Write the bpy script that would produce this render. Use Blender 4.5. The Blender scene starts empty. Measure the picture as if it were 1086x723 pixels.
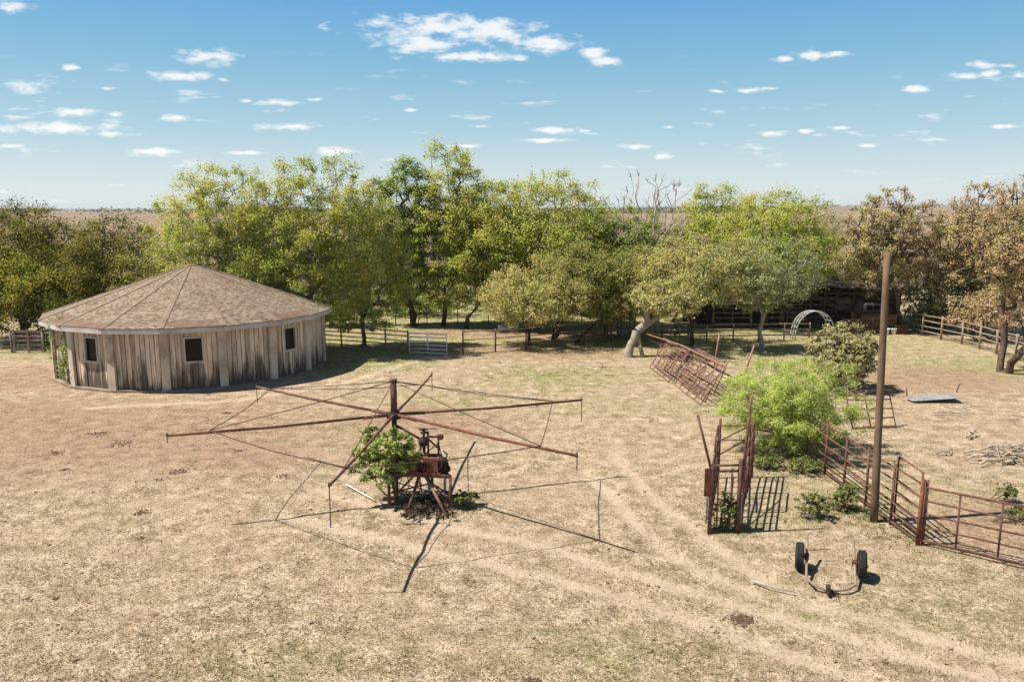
import bpy, math, random
import numpy as np
from mathutils import Vector, Matrix

random.seed(7)
rng = np.random.default_rng(7)
scene = bpy.context.scene
COL = scene.collection

# ------------------------------------------------------------------ camera
W, HT = 1086, 723
CAM_H, LENS = 8.5, 28.0
F = LENS / 36.0 * W
PITCH = math.atan((HT / 2 - 221) / F)
cam_data = bpy.data.cameras.new('camera')
cam_data.lens = LENS
cam_data.sensor_width = 36.0
cam_data.clip_start = 0.1
cam_data.clip_end = 30000
cam = bpy.data.objects.new('camera', cam_data)
COL.objects.link(cam)
cam.location = (0, 0, CAM_H)
cam.rotation_euler = (math.pi / 2 - PITCH, 0, 0)
scene.camera = cam


def ray(px, py):
    u = (px - W / 2) / F
    v = (HT / 2 - py) / F
    return np.array([u, math.cos(PITCH) + v * math.sin(PITCH), -math.sin(PITCH) + v * math.cos(PITCH)])


def G(px, py, z=0.0):
    """point of the photograph's ray on the level z"""
    d = ray(px, py)
    return np.array([0, 0, CAM_H]) + d * ((CAM_H - z) / -d[2])


def AT(px, py, Y):
    """point of the photograph's ray at distance Y"""
    d = ray(px, py)
    return np.array([0, 0, CAM_H]) + d * (Y / d[1])


# ------------------------------------------------------------------ light
SUN_EL = math.radians(58.8)
SHADOW_AZ = math.radians(7)          # direction in which shadows fall, from +X towards +Y
sd = Vector((math.cos(SHADOW_AZ) * math.cos(SUN_EL), math.sin(SHADOW_AZ) * math.cos(SUN_EL), -math.sin(SUN_EL)))
sun_data = bpy.data.lights.new('sun', 'SUN')
sun_data.energy = 4.4
sun_data.angle = math.radians(0.53)
sun_data.color = (1.0, 0.94, 0.86)
sun = bpy.data.objects.new('sun', sun_data)
COL.objects.link(sun)
sun.rotation_euler = sd.to_track_quat('-Z', 'Y').to_euler()
sun.location = (-30, 0, 60)

world = bpy.data.worlds.new('World')
scene.world = world
world.use_nodes = True
NT = world.node_tree
NT.nodes.clear()


def wn(t, **k):
    n = NT.nodes.new(t)
    for a, b in k.items():
        setattr(n, a, b)
    return n


wout = wn('ShaderNodeOutputWorld')
sky = wn('ShaderNodeTexSky', sky_type='NISHITA')
sky.sun_disc = False
sky.sun_elevation = SUN_EL
# sun stands at compass bearing (from +Y clockwise) of -shadow direction
sun_az = math.atan2(-math.cos(SHADOW_AZ), -math.sin(SHADOW_AZ))
sky.sun_rotation = sun_az
sky.altitude = 200
sky.air_density = 1.25
sky.dust_density = 0.35
sky.ozone_density = 2.5
SKY_STRENGTH = 0.12
bg = wn('ShaderNodeBackground')
bg.inputs['Strength'].default_value = SKY_STRENGTH
# the pictured sky's own colours by elevation, blended with the physical sky
_tc = wn('ShaderNodeTexCoord')
_sep = wn('ShaderNodeSeparateXYZ')
NT.links.new(_tc.outputs['Generated'], _sep.inputs[0])
_rp = wn('ShaderNodeValToRGB')
SKY_STOPS = [(0.0, (0.455, 0.495, 0.505)), (0.03, (0.385, 0.45, 0.485)), (0.09, (0.235, 0.36, 0.435)), (0.17, (0.120, 0.28, 0.40)), (0.26, (0.050, 0.205, 0.42)), (0.42, (0.045, 0.10, 0.19)), (1.0, (0.04, 0.065, 0.11))]
while len(_rp.color_ramp.elements) < len(SKY_STOPS):
    _rp.color_ramp.elements.new(0.5)
for _e, (_p, _c) in zip(_rp.color_ramp.elements, SKY_STOPS):
    _e.position = _p
    _e.color = (*[q * 0.82 for q in _c], 1)
NT.links.new(_sep.outputs['Z'], _rp.inputs[0])
_sc = wn('ShaderNodeVectorMath', operation='SCALE')
NT.links.new(_rp.outputs[0], _sc.inputs[0])
_sc.inputs['Scale'].default_value = 1.0 / SKY_STRENGTH
_mx = wn('ShaderNodeMix')
_mx.data_type = 'RGBA'
_mx.inputs[0].default_value = 0.9
NT.links.new(sky.outputs['Color'], _mx.inputs[6])
NT.links.new(_sc.outputs[0], _mx.inputs[7])
NT.links.new(_mx.outputs[2], bg.inputs['Color'])

CLOUDS = [
    (14, 6, 22, 6), (28, 94, 27, 8), (75, 119, 30, 6), (55, 136, 80, 7), (112, 142, 32, 4), (12, 155, 14, 3),
    (160, 161, 26, 6), (220, 61, 27, 8), (190, 80, 28, 5), (115, 94, 11, 3), (75, 71, 9, 3), (187, 125, 18, 5),
    (122, 122, 10, 4), (300, 109, 25, 4), (335, 106, 11, 3), (262, 107, 7, 3), (308, 135, 32, 5), (262, 162, 22, 3),
    (350, 160, 22, 6), (470, 28, 78, 10), (447, 48, 42, 9), (520, 34, 40, 11), (572, 47, 40, 8), (505, 60, 38, 5),
    (627, 56, 15, 5), (645, 65, 15, 5), (553, 62, 7, 4), (490, 155, 22, 3), (590, 138, 24, 4), (578, 149, 30, 3),
    (620, 139, 9, 2.5), (675, 156, 18, 4), (703, 166, 13, 4), (710, 135, 6, 2.5), (862, 59, 19, 5), (888, 57, 12, 3),
    (832, 63, 10, 3), (790, 96, 17, 4), (762, 97, 11, 2.5), (818, 94, 10, 2.5), (975, 95, 17, 5), (1040, 69, 12, 4),
    (1050, 78, 10, 3), (1022, 81, 18, 4), (1080, 81, 10, 4), (1070, 70, 8, 2.5), (820, 142, 16, 4), (890, 136, 15, 3),
    (855, 139, 9, 3), (920, 155, 9, 2.5), (1060, 134, 24, 3), (435, 117, 6, 2.5), (508, 134, 10, 2.5), (237, 85, 6, 2.5),
]


def build_sky_clouds():
    tc = wn('ShaderNodeTexCoord')
    sep = wn('ShaderNodeSeparateXYZ')
    NT.links.new(tc.outputs['Generated'], sep.inputs[0])
    ymax = wn('ShaderNodeMath', operation='MAXIMUM')
    NT.links.new(sep.outputs['Y'], ymax.inputs[0])
    ymax.inputs[1].default_value = 0.02
    du = wn('ShaderNodeMath', operation='DIVIDE')
    dv = wn('ShaderNodeMath', operation='DIVIDE')
    NT.links.new(sep.outputs['X'], du.inputs[0])
    NT.links.new(ymax.outputs[0], du.inputs[1])
    NT.links.new(sep.outputs['Z'], dv.inputs[0])
    NT.links.new(ymax.outputs[0], dv.inputs[1])
    uv = wn('ShaderNodeCombineXYZ')
    NT.links.new(du.outputs[0], uv.inputs[0])
    NT.links.new(dv.outputs[0], uv.inputs[1])
    # billowing of the outlines
    sc = wn('ShaderNodeVectorMath', operation='MULTIPLY')
    NT.links.new(uv.outputs[0], sc.inputs[0])
    sc.inputs[1].default_value = (1.0, 2.4, 1.0)
    n1 = wn('ShaderNodeTexNoise')
    n1.inputs['Scale'].default_value = 34
    n1.inputs['Detail'].default_value = 7
    n1.inputs['Roughness'].default_value = 0.62
    NT.links.new(sc.outputs[0], n1.inputs['Vector'])
    prev = None
    for (px, py, hw, hh) in CLOUDS:
        if py > 85:
            hw, hh = hw * 0.88, hh * 0.74
        d = ray(px, py)
        cu, cv = d[0] / d[1], d[2] / d[1]
        su, sv = F / hw / 0.92, F / hh / 0.86
        a = wn('ShaderNodeVectorMath', operation='MULTIPLY_ADD')
        NT.links.new(uv.outputs[0], a.inputs[0])
        a.inputs[1].default_value = (su, sv, 0)
        a.inputs[2].default_value = (-cu * su, -cv * sv, 0)
        l = wn('ShaderNodeVectorMath', operation='LENGTH')
        NT.links.new(a.outputs[0], l.inputs[0])
        if prev is None:
            prev = l.outputs['Value']
        else:
            m = wn('ShaderNodeMath', operation='MINIMUM')
            NT.links.new(prev, m.inputs[0])
            NT.links.new(l.outputs['Value'], m.inputs[1])
            prev = m.outputs[0]
    nm = wn('ShaderNodeMath', operation='MULTIPLY_ADD')
    NT.links.new(n1.outputs['Fac'], nm.inputs[0])
    nm.inputs[1].default_value = 4.2
    nm.inputs[2].default_value = -2.1
    add = wn('ShaderNodeMath', operation='ADD')
    NT.links.new(prev, add.inputs[0])
    NT.links.new(nm.outputs[0], add.inputs[1])
    mr = wn('ShaderNodeMapRange', interpolation_type='SMOOTHSTEP')
    NT.links.new(add.outputs[0], mr.inputs['Value'])
    mr.inputs['From Min'].default_value = 1.5
    mr.inputs['From Max'].default_value = 0.10
    mr.inputs['To Min'].default_value = 0.0
    mr.inputs['To Max'].default_value = 0.74
    ws = wn('ShaderNodeVectorMath', operation='MULTIPLY')
    NT.links.new(uv.outputs[0], ws.inputs[0])
    ws.inputs[1].default_value = (11.0, 62.0, 1.0)
    n2 = wn('ShaderNodeTexNoise')
    n2.inputs['Scale'].default_value = 1.0
    n2.inputs['Detail'].default_value = 5
    n2.inputs['Roughness'].default_value = 0.6
    NT.links.new(ws.outputs[0], n2.inputs['Vector'])
    w1 = wn('ShaderNodeMapRange', interpolation_type='SMOOTHSTEP')
    NT.links.new(n2.outputs['Fac'], w1.inputs['Value'])
    w1.inputs['From Min'].default_value = 0.585
    w1.inputs['From Max'].default_value = 0.72
    w1.inputs['To Max'].default_value = 0.55
    w2 = wn('ShaderNodeMapRange', interpolation_type='SMOOTHSTEP')
    NT.links.new(dv.outputs[0], w2.inputs['Value'])
    w2.inputs['From Min'].default_value = 0.21
    w2.inputs['From Max'].default_value = 0.10
    wm = wn('ShaderNodeMath', operation='MULTIPLY')
    NT.links.new(w1.outputs[0], wm.inputs[0])
    NT.links.new(w2.outputs[0], wm.inputs[1])
    wx_ = wn('ShaderNodeMath', operation='MAXIMUM')
    NT.links.new(wm.outputs[0], wx_.inputs[0])
    NT.links.new(mr.outputs[0], wx_.inputs[1])
    front = wn('ShaderNodeMath', operation='GREATER_THAN')
    NT.links.new(sep.outputs['Y'], front.inputs[0])
    front.inputs[1].default_value = 0.05
    fm = wn('ShaderNodeMath', operation='MULTIPLY')
    NT.links.new(wx_.outputs[0], fm.inputs[0])
    NT.links.new(front.outputs[0], fm.inputs[1])
    cl = wn('ShaderNodeBackground')
    cl.inputs['Color'].default_value = (1.0, 0.975, 0.94, 1)
    cl.inputs['Strength'].default_value = CLOUD_STRENGTH
    mix = wn('ShaderNodeMixShader')
    NT.links.new(fm.outputs[0], mix.inputs[0])
    NT.links.new(bg.outputs[0], mix.inputs[1])
    NT.links.new(cl.outputs[0], mix.inputs[2])
    NT.links.new(mix.outputs[0], wout.inputs['Surface'])


CLOUD_STRENGTH = 0.58
world.cycles.sampling_method = 'NONE'
build_sky_clouds()

scene.view_settings.view_transform = 'Standard'
scene.view_settings.look = 'None'
scene.view_settings.gamma = 1.0
scene.view_settings.use_curve_mapping = False
scene.view_settings.exposure = 0.95
scene.render.engine = 'CYCLES'
scene.cycles.max_bounces = 6
scene.cycles.diffuse_bounces = 3
scene.cycles.glossy_bounces = 2
scene.cycles.transmission_bounces = 3
scene.cycles.transparent_max_bounces = 4

# ------------------------------------------------------------------ helpers: noise
_TAB = {}


def vnoise(x, y, seed=0):
    """value noise, 0..1"""
    x = np.asarray(x, float)
    y = np.asarray(y, float)
    if seed not in _TAB:
        _TAB[seed] = np.random.default_rng(seed).random((256, 256))
    T = _TAB[seed]
    xi = np.floor(x).astype(int)
    yi = np.floor(y).astype(int)
    fx = x - xi
    fy = y - yi
    fx = fx * fx * (3 - 2 * fx)
    fy = fy * fy * (3 - 2 * fy)
    a = T[xi & 255, yi & 255]
    b = T[(xi + 1) & 255, yi & 255]
    c = T[xi & 255, (yi + 1) & 255]
    d = T[(xi + 1) & 255, (yi + 1) & 255]
    return (a * (1 - fx) + b * fx) * (1 - fy) + (c * (1 - fx) + d * fx) * fy


def fbm(x, y, seed=0, octs=4):
    s = 0
    a = 0.5
    t = 0
    for o in range(octs):
        s = s + a * vnoise(x * 2 ** o, y * 2 ** o, seed + o)
        t += a
        a *= 0.55
    return s / t


def sstep(a, b, x):
    t = np.clip((x - a) / (b - a), 0, 1)
    return t * t * (3 - 2 * t)


# ------------------------------------------------------------------ helpers: materials
def new_mat(name):
    m = bpy.data.materials.new(name)
    m.use_nodes = True
    nt = m.node_tree
    nt.nodes.clear()
    out = nt.nodes.new('ShaderNodeOutputMaterial')
    b = nt.nodes.new('ShaderNodeBsdfPrincipled')
    nt.links.new(b.outputs[0], out.inputs['Surface'])
    return m, nt, b, out


def ramp(nt, stops, fac):
    r = nt.nodes.new('ShaderNodeValToRGB')
    while len(r.color_ramp.elements) < len(stops):
        r.color_ramp.elements.new(0.5)
    for e, (p, c) in zip(r.color_ramp.elements, stops):
        e.position = p
        e.color = (*c, 1)
    nt.links.new(fac, r.inputs[0])
    return r.outputs[0]


def noise(nt, scale, detail=5, rough=0.6, vec=None, stretch=None):
    n = nt.nodes.new('ShaderNodeTexNoise')
    n.inputs['Scale'].default_value = scale
    n.inputs['Detail'].default_value = detail
    n.inputs['Roughness'].default_value = rough
    if vec is None:
        tc = nt.nodes.new('ShaderNodeTexCoord')
        vec = tc.outputs['Object']
    if stretch:
        mp = nt.nodes.new('ShaderNodeVectorMath')
        mp.operation = 'MULTIPLY'
        nt.links.new(vec, mp.inputs[0])
        mp.inputs[1].default_value = stretch
        vec = mp.outputs[0]
    nt.links.new(vec, n.inputs['Vector'])
    return n.outputs['Fac']


def mixc(nt, fac, a, b, blend='MIX'):
    m = nt.nodes.new('ShaderNodeMix')
    m.data_type = 'RGBA'
    m.blend_type = blend
    for s, v in ((0, fac), (6, a), (7, b)):
        if isinstance(v, bpy.types.NodeSocket):
            nt.links.new(v, m.inputs[s])
        elif isinstance(v, (int, float)):
            m.inputs[s].default_value = v
        else:
            m.inputs[s].default_value = (*v, 1)
    return m.outputs[2]


def bump(nt, b, h, strength=0.4, dist=0.02):
    n = nt.nodes.new('ShaderNodeBump')
    n.inputs['Strength'].default_value = strength
    n.inputs['Distance'].default_value = dist
    nt.links.new(h, n.inputs['Height'])
    nt.links.new(n.outputs[0], b.inputs['Normal'])


def island(nt):
    g = nt.nodes.new('ShaderNodeNewGeometry')
    return g.outputs['Random Per Island']


def mat_mottle(name, c0, c1, c2, scale=6, rough=0.85, metal=0.0, bmp=0.3, stretch=None, per_island=0.0):
    m, nt, b, out = new_mat(name)
    f = noise(nt, scale, 6, 0.65, stretch=stretch)
    c = ramp(nt, [(0.30, c0), (0.5, c1), (0.70, c2)], f)
    if per_island:
        v = ramp(nt, [(0, (1 - per_island,) * 3), (1, (1 + per_island * 0.4,) * 3)], island(nt))
        c = mixc(nt, 1.0, c, v, 'MULTIPLY')
    nt.links.new(c, b.inputs['Base Color'])
    b.inputs['Roughness'].default_value = rough
    b.inputs['Metallic'].default_value = metal
    b.inputs['Specular IOR Level'].default_value = 0.25
    if bmp:
        bump(nt, b, noise(nt, scale * 4, 4, 0.6, stretch=stretch), bmp, 0.02)
    return m


M = {}
M['rust'] = mat_mottle('rust', (0.06, 0.029, 0.021), (0.125, 0.058, 0.040), (0.21, 0.11, 0.078), 5)
M['rust_red'] = mat_mottle('rust_red', (0.085, 0.029, 0.019), (0.170, 0.061, 0.040), (0.246, 0.117, 0.085), 4)
M['rust_pink'] = mat_mottle('rust_pink', (0.13, 0.06, 0.045), (0.23, 0.12, 0.095), (0.32, 0.20, 0.165), 5)
M['rust_pale'] = mat_mottle('rust_pale', (0.16, 0.085, 0.055), (0.27, 0.155, 0.105), (0.36, 0.25, 0.18), 5)
M['dark_iron'] = mat_mottle('dark_iron', (0.016, 0.012, 0.011), (0.034, 0.024, 0.02), (0.08, 0.045, 0.032), 9)
M['cable'] = mat_mottle('cable', (0.05, 0.03, 0.025), (0.085, 0.05, 0.04), (0.13, 0.08, 0.06), 12, bmp=0)
M['white_metal'] = mat_mottle('white_metal', (0.50, 0.48, 0.44), (0.68, 0.67, 0.64), (0.78, 0.78, 0.76), 7, 0.5, bmp=0.1)
M['galv'] = mat_mottle('galvanised', (0.30, 0.29, 0.28), (0.40, 0.39, 0.38), (0.50, 0.49, 0.48), 4, 0.6, 0.1, bmp=0.1)
M['sheet_metal'] = mat_mottle('sheet_metal', (0.17, 0.165, 0.16), (0.25, 0.245, 0.24), (0.33, 0.325, 0.32), 4, 0.6, 0.1, bmp=0.1)
M['galv_blue'] = mat_mottle('blue_grey_sheet', (0.20, 0.26, 0.30), (0.30, 0.37, 0.41), (0.40, 0.46, 0.50), 4, 0.5, 0.2, bmp=0.1)
M['grey_post'] = mat_mottle('grey_post', (0.146, 0.102, 0.074), (0.246, 0.184, 0.138), (0.347, 0.275, 0.212), 4, stretch=(0.700, 0.700, 0.552))
M['fence_dark'] = mat_mottle('fence_dark', (0.06, 0.035, 0.028), (0.12, 0.075, 0.058), (0.19, 0.13, 0.10), 5)
M['old_wood'] = mat_mottle('old_wood', (0.12, 0.09, 0.065), (0.24, 0.19, 0.145), (0.35, 0.29, 0.23), 3, stretch=(3, 3, 0.6), per_island=0.3)
M['dark_wood'] = mat_mottle('dark_wood', (0.060, 0.038, 0.028), (0.128, 0.080, 0.056), (0.221, 0.144, 0.101), 4, per_island=0.4)
M['bin_wood'] = mat_mottle('bin_wood', (0.09, 0.042, 0.026), (0.15, 0.075, 0.045), (0.23, 0.13, 0.08), 5, stretch=(1, 1, 5), per_island=0.35)
M['pole_wood'] = mat_mottle('pole_wood', (0.081, 0.050, 0.032), (0.145, 0.095, 0.060), (0.218, 0.149, 0.096), 3, stretch=(0.665, 0.700, 0.400), bmp=0.5)
M['bleached'] = mat_mottle('bleached_wood', (0.213, 0.168, 0.125), (0.344, 0.288, 0.226), (0.476, 0.416, 0.343), 5, stretch=(0.700, 0.700, 0.700))
M['bark'] = mat_mottle('bark', (0.05, 0.04, 0.03), (0.11, 0.088, 0.066), (0.19, 0.155, 0.12), 5, bmp=0.6)
M['bark_dark'] = mat_mottle('bark_dark', (0.022, 0.017, 0.013), (0.05, 0.038, 0.028), (0.09, 0.07, 0.052), 5, bmp=0.6)
M['bark_pale'] = mat_mottle('bark_pale', (0.16, 0.13, 0.095), (0.29, 0.245, 0.19), (0.42, 0.37, 0.30), 4, bmp=0.6)
M['twig_pink'] = mat_mottle('twig_pink', (0.26, 0.19, 0.16), (0.38, 0.30, 0.26), (0.48, 0.40, 0.36), 4, bmp=0)
M['twig_brown'] = mat_mottle('twig_brown', (0.055, 0.036, 0.026), (0.10, 0.068, 0.048), (0.16, 0.115, 0.085), 4, bmp=0.3)
M['tyre'] = mat_mottle('tyre_rubber', (0.012, 0.012, 0.012), (0.022, 0.021, 0.02), (0.05, 0.046, 0.04), 9, 0.8)
M['concrete'] = mat_mottle('concrete', (0.24, 0.22, 0.19), (0.34, 0.32, 0.28), (0.43, 0.41, 0.37), 3)
M['soil'] = mat_mottle('soil', (0.06, 0.035, 0.022), (0.11, 0.068, 0.042), (0.17, 0.11, 0.07), 7, bmp=0.6)
M['roof_sheet'] = mat_mottle('shed_roof_sheet', (0.053, 0.036, 0.030), (0.112, 0.077, 0.062), (0.210, 0.147, 0.115), 2.2, 0.7, per_island=0.35)
M['plastic'] = mat_mottle('white_plastic', (0.60, 0.62, 0.62), (0.72, 0.74, 0.74), (0.80, 0.82, 0.82), 3, 0.5, bmp=0)
M['cab_paint'] = mat_mottle('cab_paint', (0.22, 0.13, 0.09), (0.34, 0.24, 0.18), (0.44, 0.35, 0.28), 3, 0.7)


def mat_pane():
    m, nt, b, out = new_mat('dark_pane')
    b.inputs['Base Color'].default_value = (0.010, 0.007, 0.006, 1)  # near-black colour stands in for the unlit interior behind the pane
    b.inputs['Roughness'].default_value = 0.35
    b.inputs['Specular IOR Level'].default_value = 0.2
    return m


M['pane'] = mat_pane()


def mat_barn_boards():
    m, nt, b, out = new_mat('barn_boards')
    tc = nt.nodes.new('ShaderNodeTexCoord')
    grain = noise(nt, 3.0, 6, 0.65, tc.outputs['Object'], (4, 4, 0.45))
    c = ramp(nt, [(0.25, (0.30, 0.22, 0.155)), (0.48, (0.60, 0.485, 0.37)), (0.70, (0.78, 0.67, 0.54))], grain)
    v = ramp(nt, [(0, (0.62, 0.60, 0.58)), (0.5, (0.95, 0.94, 0.93)), (1, (1.15, 1.12, 1.08))], island(nt))
    c = mixc(nt, 1.0, c, v, 'MULTIPLY')
    # streaky black weather stains climbing from the foot of the boards
    sep = nt.nodes.new('ShaderNodeSeparateXYZ')
    nt.links.new(tc.outputs['Object'], sep.inputs[0])
    st = noise(nt, 1.3, 6, 0.7, tc.outputs['Object'], (2.2, 2.2, 0.22))
    mz = nt.nodes.new('ShaderNodeMapRange')
    nt.links.new(sep.outputs['Z'], mz.inputs['Value'])
    mz.inputs['From Min'].default_value = 0.0
    mz.inputs['From Max'].default_value = 2.1
    mz.inputs['To Min'].default_value = 0.22
    mz.inputs['To Max'].default_value = -0.10
    ad = nt.nodes.new('ShaderNodeMath')
    nt.links.new(st, ad.inputs[0])
    nt.links.new(mz.outputs[0], ad.inputs[1])
    mr = nt.nodes.new('ShaderNodeMapRange')
    mr.interpolation_type = 'SMOOTHSTEP'
    nt.links.new(ad.outputs[0], mr.inputs['Value'])
    mr.inputs['From Min'].default_value = 0.50
    mr.inputs['From Max'].default_value = 0.68
    mr.inputs['To Max'].default_value = 0.92
    c = mixc(nt, mr.outputs[0], c, (0.10, 0.075, 0.055))
    nt.links.new(c, b.inputs['Base Color'])
    b.inputs['Roughness'].default_value = 0.9
    b.inputs['Specular IOR Level'].default_value = 0.15
    bump(nt, b, noise(nt, 6, 5, 0.6, tc.outputs['Object'], (6, 6, 0.6)), 0.4, 0.02)
    return m


M['barn'] = mat_barn_boards()
M['barn_post'] = mat_mottle('barn_post', (0.283, 0.218, 0.160), (0.536, 0.435, 0.338), (0.616, 0.593, 0.483), 1.6, stretch=(0.616, 0.602, 0.483), bmp=0.3)
M['fascia'] = mat_mottle('fascia_paint', (0.376, 0.336, 0.297), (0.502, 0.460, 0.414), (0.591, 0.549, 0.506), 1.4, bmp=0.15)


def mat_shingle(name, stops, course=0.115, tab=0.20):
    """asphalt shingle courses laid by radius and angle round the barn axis (object origin)"""
    m, nt, b, out = new_mat(name)
    tc = nt.nodes.new('ShaderNodeTexCoord')
    sep = nt.nodes.new('ShaderNodeSeparateXYZ')
    nt.links.new(tc.outputs['Object'], sep.inputs[0])
    # courses follow height, tabs follow angle
    ang = nt.nodes.new('ShaderNodeMath')
    ang.operation = 'ARCTAN2'
    nt.links.new(sep.outputs['Y'], ang.inputs[0])
    nt.links.new(sep.outputs['X'], ang.inputs[1])
    angm = nt.nodes.new('ShaderNodeMath')
    angm.operation = 'MULTIPLY'
    nt.links.new(ang.outputs[0], angm.inputs[0])
    angm.inputs[1].default_value = 6.0
    hz = nt.nodes.new('ShaderNodeMath')
    hz.operation = 'MULTIPLY'
    nt.links.new(sep.outputs['Z'], hz.inputs[0])
    hz.inputs[1].default_value = 3.3
    cmb = nt.nodes.new('ShaderNodeCombineXYZ')
    nt.links.new(angm.outputs[0], cmb.inputs[0])
    nt.links.new(hz.outputs[0], cmb.inputs[1])
    br = nt.nodes.new('ShaderNodeTexBrick')
    nt.links.new(cmb.outputs[0], br.inputs['Vector'])
    br.inputs['Color1'].default_value = (0, 0, 0, 1)
    br.inputs['Color2'].default_value = (1, 1, 1, 1)
    br.inputs['Mortar'].default_value = (0.15, 0.15, 0.15, 1)
    br.inputs['Scale'].default_value = 1.0
    br.inputs['Mortar Size'].default_value = 0.012
    br.inputs['Bias'].default_value = 0.0
    br.inputs['Brick Width'].default_value = tab
    br.inputs['Row Height'].default_value = course
    n1 = noise(nt, 1.1, 5, 0.6, tc.outputs['Object'])
    n2 = noise(nt, 9, 3, 0.6, tc.outputs['Object'])
    s = nt.nodes.new('ShaderNodeMath')
    s.operation = 'MULTIPLY_ADD'
    bw = nt.nodes.new('ShaderNodeRGBToBW')
    nt.links.new(br.outputs['Color'], bw.inputs[0])
    nt.links.new(bw.outputs[0], s.inputs[0])
    s.inputs[1].default_value = 0.34
    n1s = nt.nodes.new('ShaderNodeMath')
    n1s.operation = 'MULTIPLY'
    nt.links.new(n1, n1s.inputs[0])
    n1s.inputs[1].default_value = 0.30
    nt.links.new(n1s.outputs[0], s.inputs[2])
    s2 = nt.nodes.new('ShaderNodeMath')
    s2.operation = 'MULTIPLY_ADD'
    nt.links.new(n2, s2.inputs[0])
    s2.inputs[1].default_value = 0.30
    nt.links.new(s.outputs[0], s2.inputs[2])
    c = ramp(nt, stops, s2.outputs[0])
    nt.links.new(c, b.inputs['Base Color'])
    b.inputs['Roughness'].default_value = 0.95
    b.inputs['Specular IOR Level'].default_value = 0.1
    bump(nt, b, bw.outputs[0], 0.35, 0.015)
    return m


M['shingle'] = mat_shingle('shingle', [(0.30, (0.12, 0.086, 0.056)), (0.47, (0.22, 0.168, 0.118)), (0.68, (0.35, 0.286, 0.218))])
M['shingle_cap'] = mat_mottle('ridge_shingle', (0.14, 0.095, 0.065), (0.21, 0.15, 0.108), (0.28, 0.21, 0.16), 3)
M['felt'] = mat_mottle('bare_felt', (0.115, 0.072, 0.048), (0.165, 0.105, 0.072), (0.22, 0.145, 0.10), 3)


def mat_leaf(name, dark, mid, light, alt=None, transl=0.48, nscale=0.7):
    m, nt, b, out = new_mat(name)
    c = ramp(nt, [(0.0, dark), (0.5, mid), (1.0, light)], island(nt))
    if alt:
        f = noise(nt, nscale, 2, 0.5)
        mr = nt.nodes.new('ShaderNodeMapRange')
        nt.links.new(f, mr.inputs['Value'])
        mr.inputs['From Min'].default_value = 0.46
        mr.inputs['From Max'].default_value = 0.62
        c = mixc(nt, mr.outputs[0], c, mixc(nt, 0.55, c, alt))
    d = nt.nodes.new('ShaderNodeBsdfDiffuse')
    t = nt.nodes.new('ShaderNodeBsdfTranslucent')
    nt.links.new(c, d.inputs['Color'])
    nt.links.new(c, t.inputs['Color'])
    mx = nt.nodes.new('ShaderNodeMixShader')
    mx.inputs[0].default_value = transl
    nt.links.new(d.outputs[0], mx.inputs[1])
    nt.links.new(t.outputs[0], mx.inputs[2])
    nt.links.new(mx.outputs[0], out.inputs['Surface'])
    nt.nodes.remove(b)
    return m


M['leaf_bright'] = mat_leaf('leaf_bright', (0.168, 0.226, 0.041), (0.349, 0.421, 0.072), (0.614, 0.624, 0.151), (0.698, 0.561, 0.168))
M['leaf_yellow'] = mat_leaf('leaf_yellow', (0.226, 0.279, 0.047), (0.426, 0.482, 0.084), (0.686, 0.692, 0.169), (0.639, 0.515, 0.234))
M['leaf_deep'] = mat_leaf('leaf_deep', (0.099, 0.161, 0.035), (0.232, 0.326, 0.059), (0.429, 0.522, 0.105), (0.429, 0.445, 0.105))
M['leaf_olive'] = mat_leaf('leaf_olive', (0.141, 0.157, 0.041), (0.293, 0.309, 0.080), (0.481, 0.472, 0.145), (0.446, 0.338, 0.134))
M['leaf_olive_pale'] = mat_leaf('leaf_olive_pale', (0.261, 0.274, 0.080), (0.453, 0.440, 0.151), (0.690, 0.631, 0.246), (0.550, 0.405, 0.190))
M['leaf_oak'] = mat_leaf('leaf_oak', (0.046, 0.056, 0.017), (0.116, 0.121, 0.030), (0.254, 0.215, 0.050), (0.355, 0.280, 0.050), 0.2, 0.9)
M['leaf_oak_gold'] = mat_leaf('leaf_oak_gold', (0.124, 0.130, 0.027), (0.276, 0.262, 0.048), (0.526, 0.412, 0.081), (0.166, 0.251, 0.039), 0.25, 0.9)
M['leaf_brown'] = mat_leaf('leaf_brown', (0.242, 0.164, 0.080), (0.425, 0.301, 0.158), (0.655, 0.494, 0.287), (0.389, 0.398, 0.131), 0.3, 0.45)
M['leaf_grey'] = mat_leaf('leaf_grey', (0.212, 0.254, 0.088), (0.354, 0.416, 0.158), (0.519, 0.587, 0.258), (0.442, 0.406, 0.233))
M['leaf_feather'] = mat_leaf('leaf_feather', (0.261, 0.309, 0.065), (0.453, 0.505, 0.124), (0.661, 0.684, 0.209), (0.522, 0.473, 0.170))
M['leaf_willow'] = mat_leaf('leaf_willow', (0.222, 0.297, 0.066), (0.415, 0.501, 0.108), (0.638, 0.691, 0.207), None, 0.45)
M['leaf_juniper'] = mat_leaf('leaf_juniper', (0.151, 0.140, 0.063), (0.313, 0.278, 0.132), (0.506, 0.432, 0.231), (0.365, 0.342, 0.099), 0.15, 1.6)
M['leaf_fresh'] = mat_leaf('leaf_fresh', (0.155, 0.220, 0.055), (0.321, 0.389, 0.092), (0.539, 0.559, 0.209), None, 0.4)
M['leaf_weed'] = mat_leaf('leaf_weed', (0.069, 0.096, 0.023), (0.147, 0.178, 0.046), (0.262, 0.272, 0.093), None, 0.3)
M['leaf_dry'] = mat_leaf('leaf_dry', (0.03, 0.022, 0.014), (0.07, 0.05, 0.032), (0.15, 0.115, 0.075), None, 0.1)
M['straw'] = mat_leaf('straw', (0.10, 0.078, 0.04), (0.27, 0.21, 0.12), (0.52, 0.43, 0.29), (0.220, 0.210, 0.080), 0.25, 0.5)
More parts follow.
